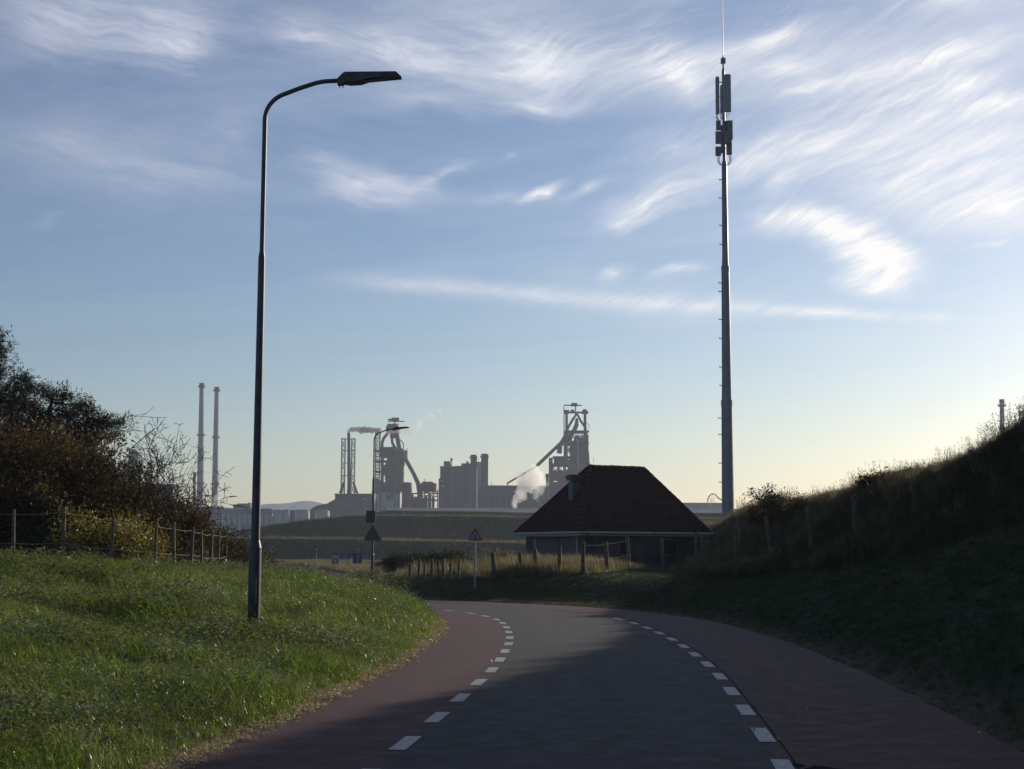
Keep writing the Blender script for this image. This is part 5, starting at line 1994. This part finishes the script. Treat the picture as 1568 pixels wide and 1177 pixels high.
for (px, py, Y, w, lab, sd_, ln) in (
        (-22, 470, 43, .9, 'tallest dark pine cut off by the left edge of the picture', 1, .1),
        (25, 556, 41, 2.0, 'dark spreading pine just inside the left edge', 2, .4),
        (82, 576, 41.5, 1.7, 'dark pine second from the left edge above brown branches', 3, .5),
        (138, 604, 42, 1.4, 'lowest and rightmost dark pine over the bare branches', 4, .6)):
    x, h = top_h(px, py, Y)
    pine(x - ln, Y, h, w, lab, sd_, ln)
sh = [
    # name, px, py, Y, width, label, leaves, bark, seed, depth, stems, leaves per tip, size
    ('bare_shrub', 185, 612, 39, 2.6, 'bare twiggy shrub under the rightmost pine', L_brown, M_barkg, 11, 5, 8, 1, .05),
    ('bare_shrub', 232, 655, 38, 2.2, 'bare branching shrub in the middle of the thicket edge', L_brown, M_barkg, 12, 5, 8, 1, .05),
    ('bare_shrub', 262, 700, 39, 2.0, 'bare shrub reaching furthest right towards the pale chimneys', L_brown, M_barkg, 13, 5, 8, 1, .05),
    ('bare_shrub', 120, 625, 38, 2.6, 'tall bare shrub behind the yellow bush', L_brown, M_barkg, 10, 5, 8, 2, .06),
    ('brown_shrub', 0, 612, 37, 2.6, 'tall brown-leaved shrub at the left edge below the pines', L_brown, M_bark, 14, 4, 10, 22, .085),
    ('brown_shrub', 55, 622, 36.5, 2.5, 'dense brown-leaved shrub left of the thicket middle', L_brown, M_bark, 15, 4, 10, 22, .085),
    ('brown_shrub', 112, 650, 37, 2.3, 'brown shrub right behind the second fence post', L_brown, M_bark, 16, 4, 10, 20, .085),
    ('brown_shrub', 165, 700, 37, 2.1, 'low brown shrub above the largest yellow bush', L_brown, M_bark, 17, 4, 10, 20, .085),
    ('brown_shrub', 212, 742, 38.5, 1.9, 'brown shrub right of the yellow bush top', L_brown, M_bark, 28, 4, 9, 20, .08),
    ('brown_shrub', 250, 774, 40, 1.7, 'brown shrub under the furthest-right bare shrub', L_brown, M_bark, 18, 4, 8, 16, .08),
    ('brown_shrub', 286, 794, 43, 1.5, 'small brown shrub above the middle fence posts', L_brown, M_bark, 19, 3, 9, 24, .08),
    ('brown_shrub', 322, 812, 46, 1.5, 'brown shrub left of the nearest lamp pole', L_brown, M_bark, 20, 3, 9, 24, .08),
    ('brown_shrub', 358, 818, 49, 1.5, 'lowest brown shrub partly behind the nearest lamp pole', L_brown, M_bark, 21, 3, 9, 24, .08),
    ('yellow_bush', 160, 765, 34.5, 1.2, 'largest yellow-green bush at the wire fence', L_yell, M_bark, 22, 3, 9, 22, .06),
    ('yellow_bush', 205, 790, 34.5, .9, 'smaller yellow-green bush right of the largest one', L_yell, M_bark, 23, 3, 8, 20, .06),
    ('yellow_bush', 118, 795, 34, .8, 'yellow-leaved bush just right of the second fence post', L_yell, M_bark, 24, 3, 7, 9, .06),
    ('ivy_bush', 60, 750, 35, 1.3, 'dark green ivy-covered bush behind the left fence wire', L_dark, M_bark, 25, 3, 9, 24, .07),
    ('ivy_bush', -8, 735, 35, 1.3, 'dark green bush at the very left edge', L_dark, M_bark, 26, 3, 9, 24, .07),
]
for (nm, px, py, Y, w, lab, lm, bk, sd_, dep, st, per, sz) in sh:
    x, h = top_h(px, py, Y)
    shrub(nm, x, Y, h, w, lab, lm, bk, sd_, depth=dep, stems=st, per=per, size=sz, spread=.16, nch=(2, 3) if dep == 5 else (2, 4), keep=.85 if dep < 5 else .35)
# tangled undergrowth, dead stalks along the fence
C_under = src_collection('under', [(blades(40, .35, .4, 1.0, .012, .5, 71), L_tan), (leafy(120, .32, .75, .07, 72), L_brown), (leafy(90, .3, .6, .07, 73), L_yell),
                                   (leafy(110, .34, .8, .07, 74), L_dark), (weeds(12, .5, 1.1, 75), M_seed)])
p, s_ = spots(2600, -20, -7, 32.5, 50, lambda X, Y, s: (X < np.interp(Y, [32, 35, 38, 43, 50], [-9.0, -8.6, -8.2, -7.6, -7.6])) & (X > -.36 * Y - 1) & (s < -WL - 1))
cl = vnoise(p[:, 0], p[:, 1], .7, 77)
ix = np.where(cl > .62, 3, np.where(cl < .32, 0, pick(len(p), [3, 4, .8, 1, 1.5])))
hs = np.interp(p[:, 1], [32.5, 35, 40], [.75, 1.1, 1.5])
scatter('thicket_undergrowth', C_under, p, hs * rng.uniform(.6, 1.2, len(p)), ix, 'tangled brown undergrowth along the left fence')

# bushes beyond the bend
far_b = [
    ('hedge_bush', 610, 848, 92, 1.6, 'dark bush nearest the second lamp on the flat ground', L_dark, 31),
    ('hedge_bush', 637, 847, 90, 1.9, 'dark rounded bush above the left bank posts', L_dark, 32),
    ('hedge_bush', 668, 849, 89, 1.7, 'dark bush between the bank fence and terraces', L_dark, 33),
    ('hedge_bush', 695, 844, 88, 1.8, 'taller dark bush left of the warning triangle post', L_dark, 34),
    ('hedge_bush', 590, 862, 104, 1.0, 'low dark bush at the foot of the second lamp', L_dark, 35),
    ('reed_clump', 752, 832, 175, 2.6, 'pale reedy clump right of the warning triangle', L_tan, 36),
    ('reed_clump', 768, 842, 150, 2.4, 'low pale scrub touching the left eave of the house', L_tan, 37),
    ('rusty_bush', 618, 871, 98, 1.3, 'low rust-orange bracken patch right of the second lamp', L_brown, 38),
]
for nm, px, py, Y, w, lab, lm, sd_ in far_b:
    x, h = top_h(px, py, Y)
    h = max(h, .5)
    shrub(nm, x, Y, h, w, lab, lm, M_bark, sd_, depth=3, stems=9, per=26, size=.12, spread=.20)
# saplings on the right crest
x, h = top_h(1198, 735, 58)
shrub('crest_sapling', x, 58, max(h, 1.3), .55, 'small leafy sapling standing out on the crest right of the mast', L_dark, M_bark, 41, 3, 4, 16, .08, .09, mindepth=0)
for k, (px, py, Y, w, lab) in enumerate(((1176, 762, 60, .45, 'dark dense bush left of the crest sapling'), (1165, 768, 62, .6, 'lowest small bush at the left foot of the crest'),
                                         (1222, 756, 56, .7, 'low bush just right of the crest sapling'), (1340, 722, 47, .7, 'bush bump halfway up the hill crest'))):
    x, h = top_h(px, py, Y)
    shrub('crest_bush', x, Y, max(h, .6), w, lab, L_brown if k else L_dark, M_bark, 50 + k, 3, 6, 12, .08, .10)

# ------------------------------------------------------------------ air
hm = bpy.data.materials.new('haze_air')
hm.use_nodes = True
hm.node_tree.nodes.clear()
pv = hm.node_tree.nodes.new('ShaderNodeVolumePrincipled')
pv.inputs['Color'].default_value = (.72, .82, 1.0, 1)
pv.inputs['Density'].default_value = HAZE
pv.inputs['Anisotropy'].default_value = .25
ho = hm.node_tree.nodes.new('ShaderNodeOutputMaterial')
hm.node_tree.links.new(pv.outputs[0], ho.inputs['Volume'])
zb, zt = -3.2, 132.0
hb = MB().box((0, 1400, (zb + zt) / 2), (6000, 3160, zt - zb)).build('haze', hm)
hb['kind'] = 'stuff'
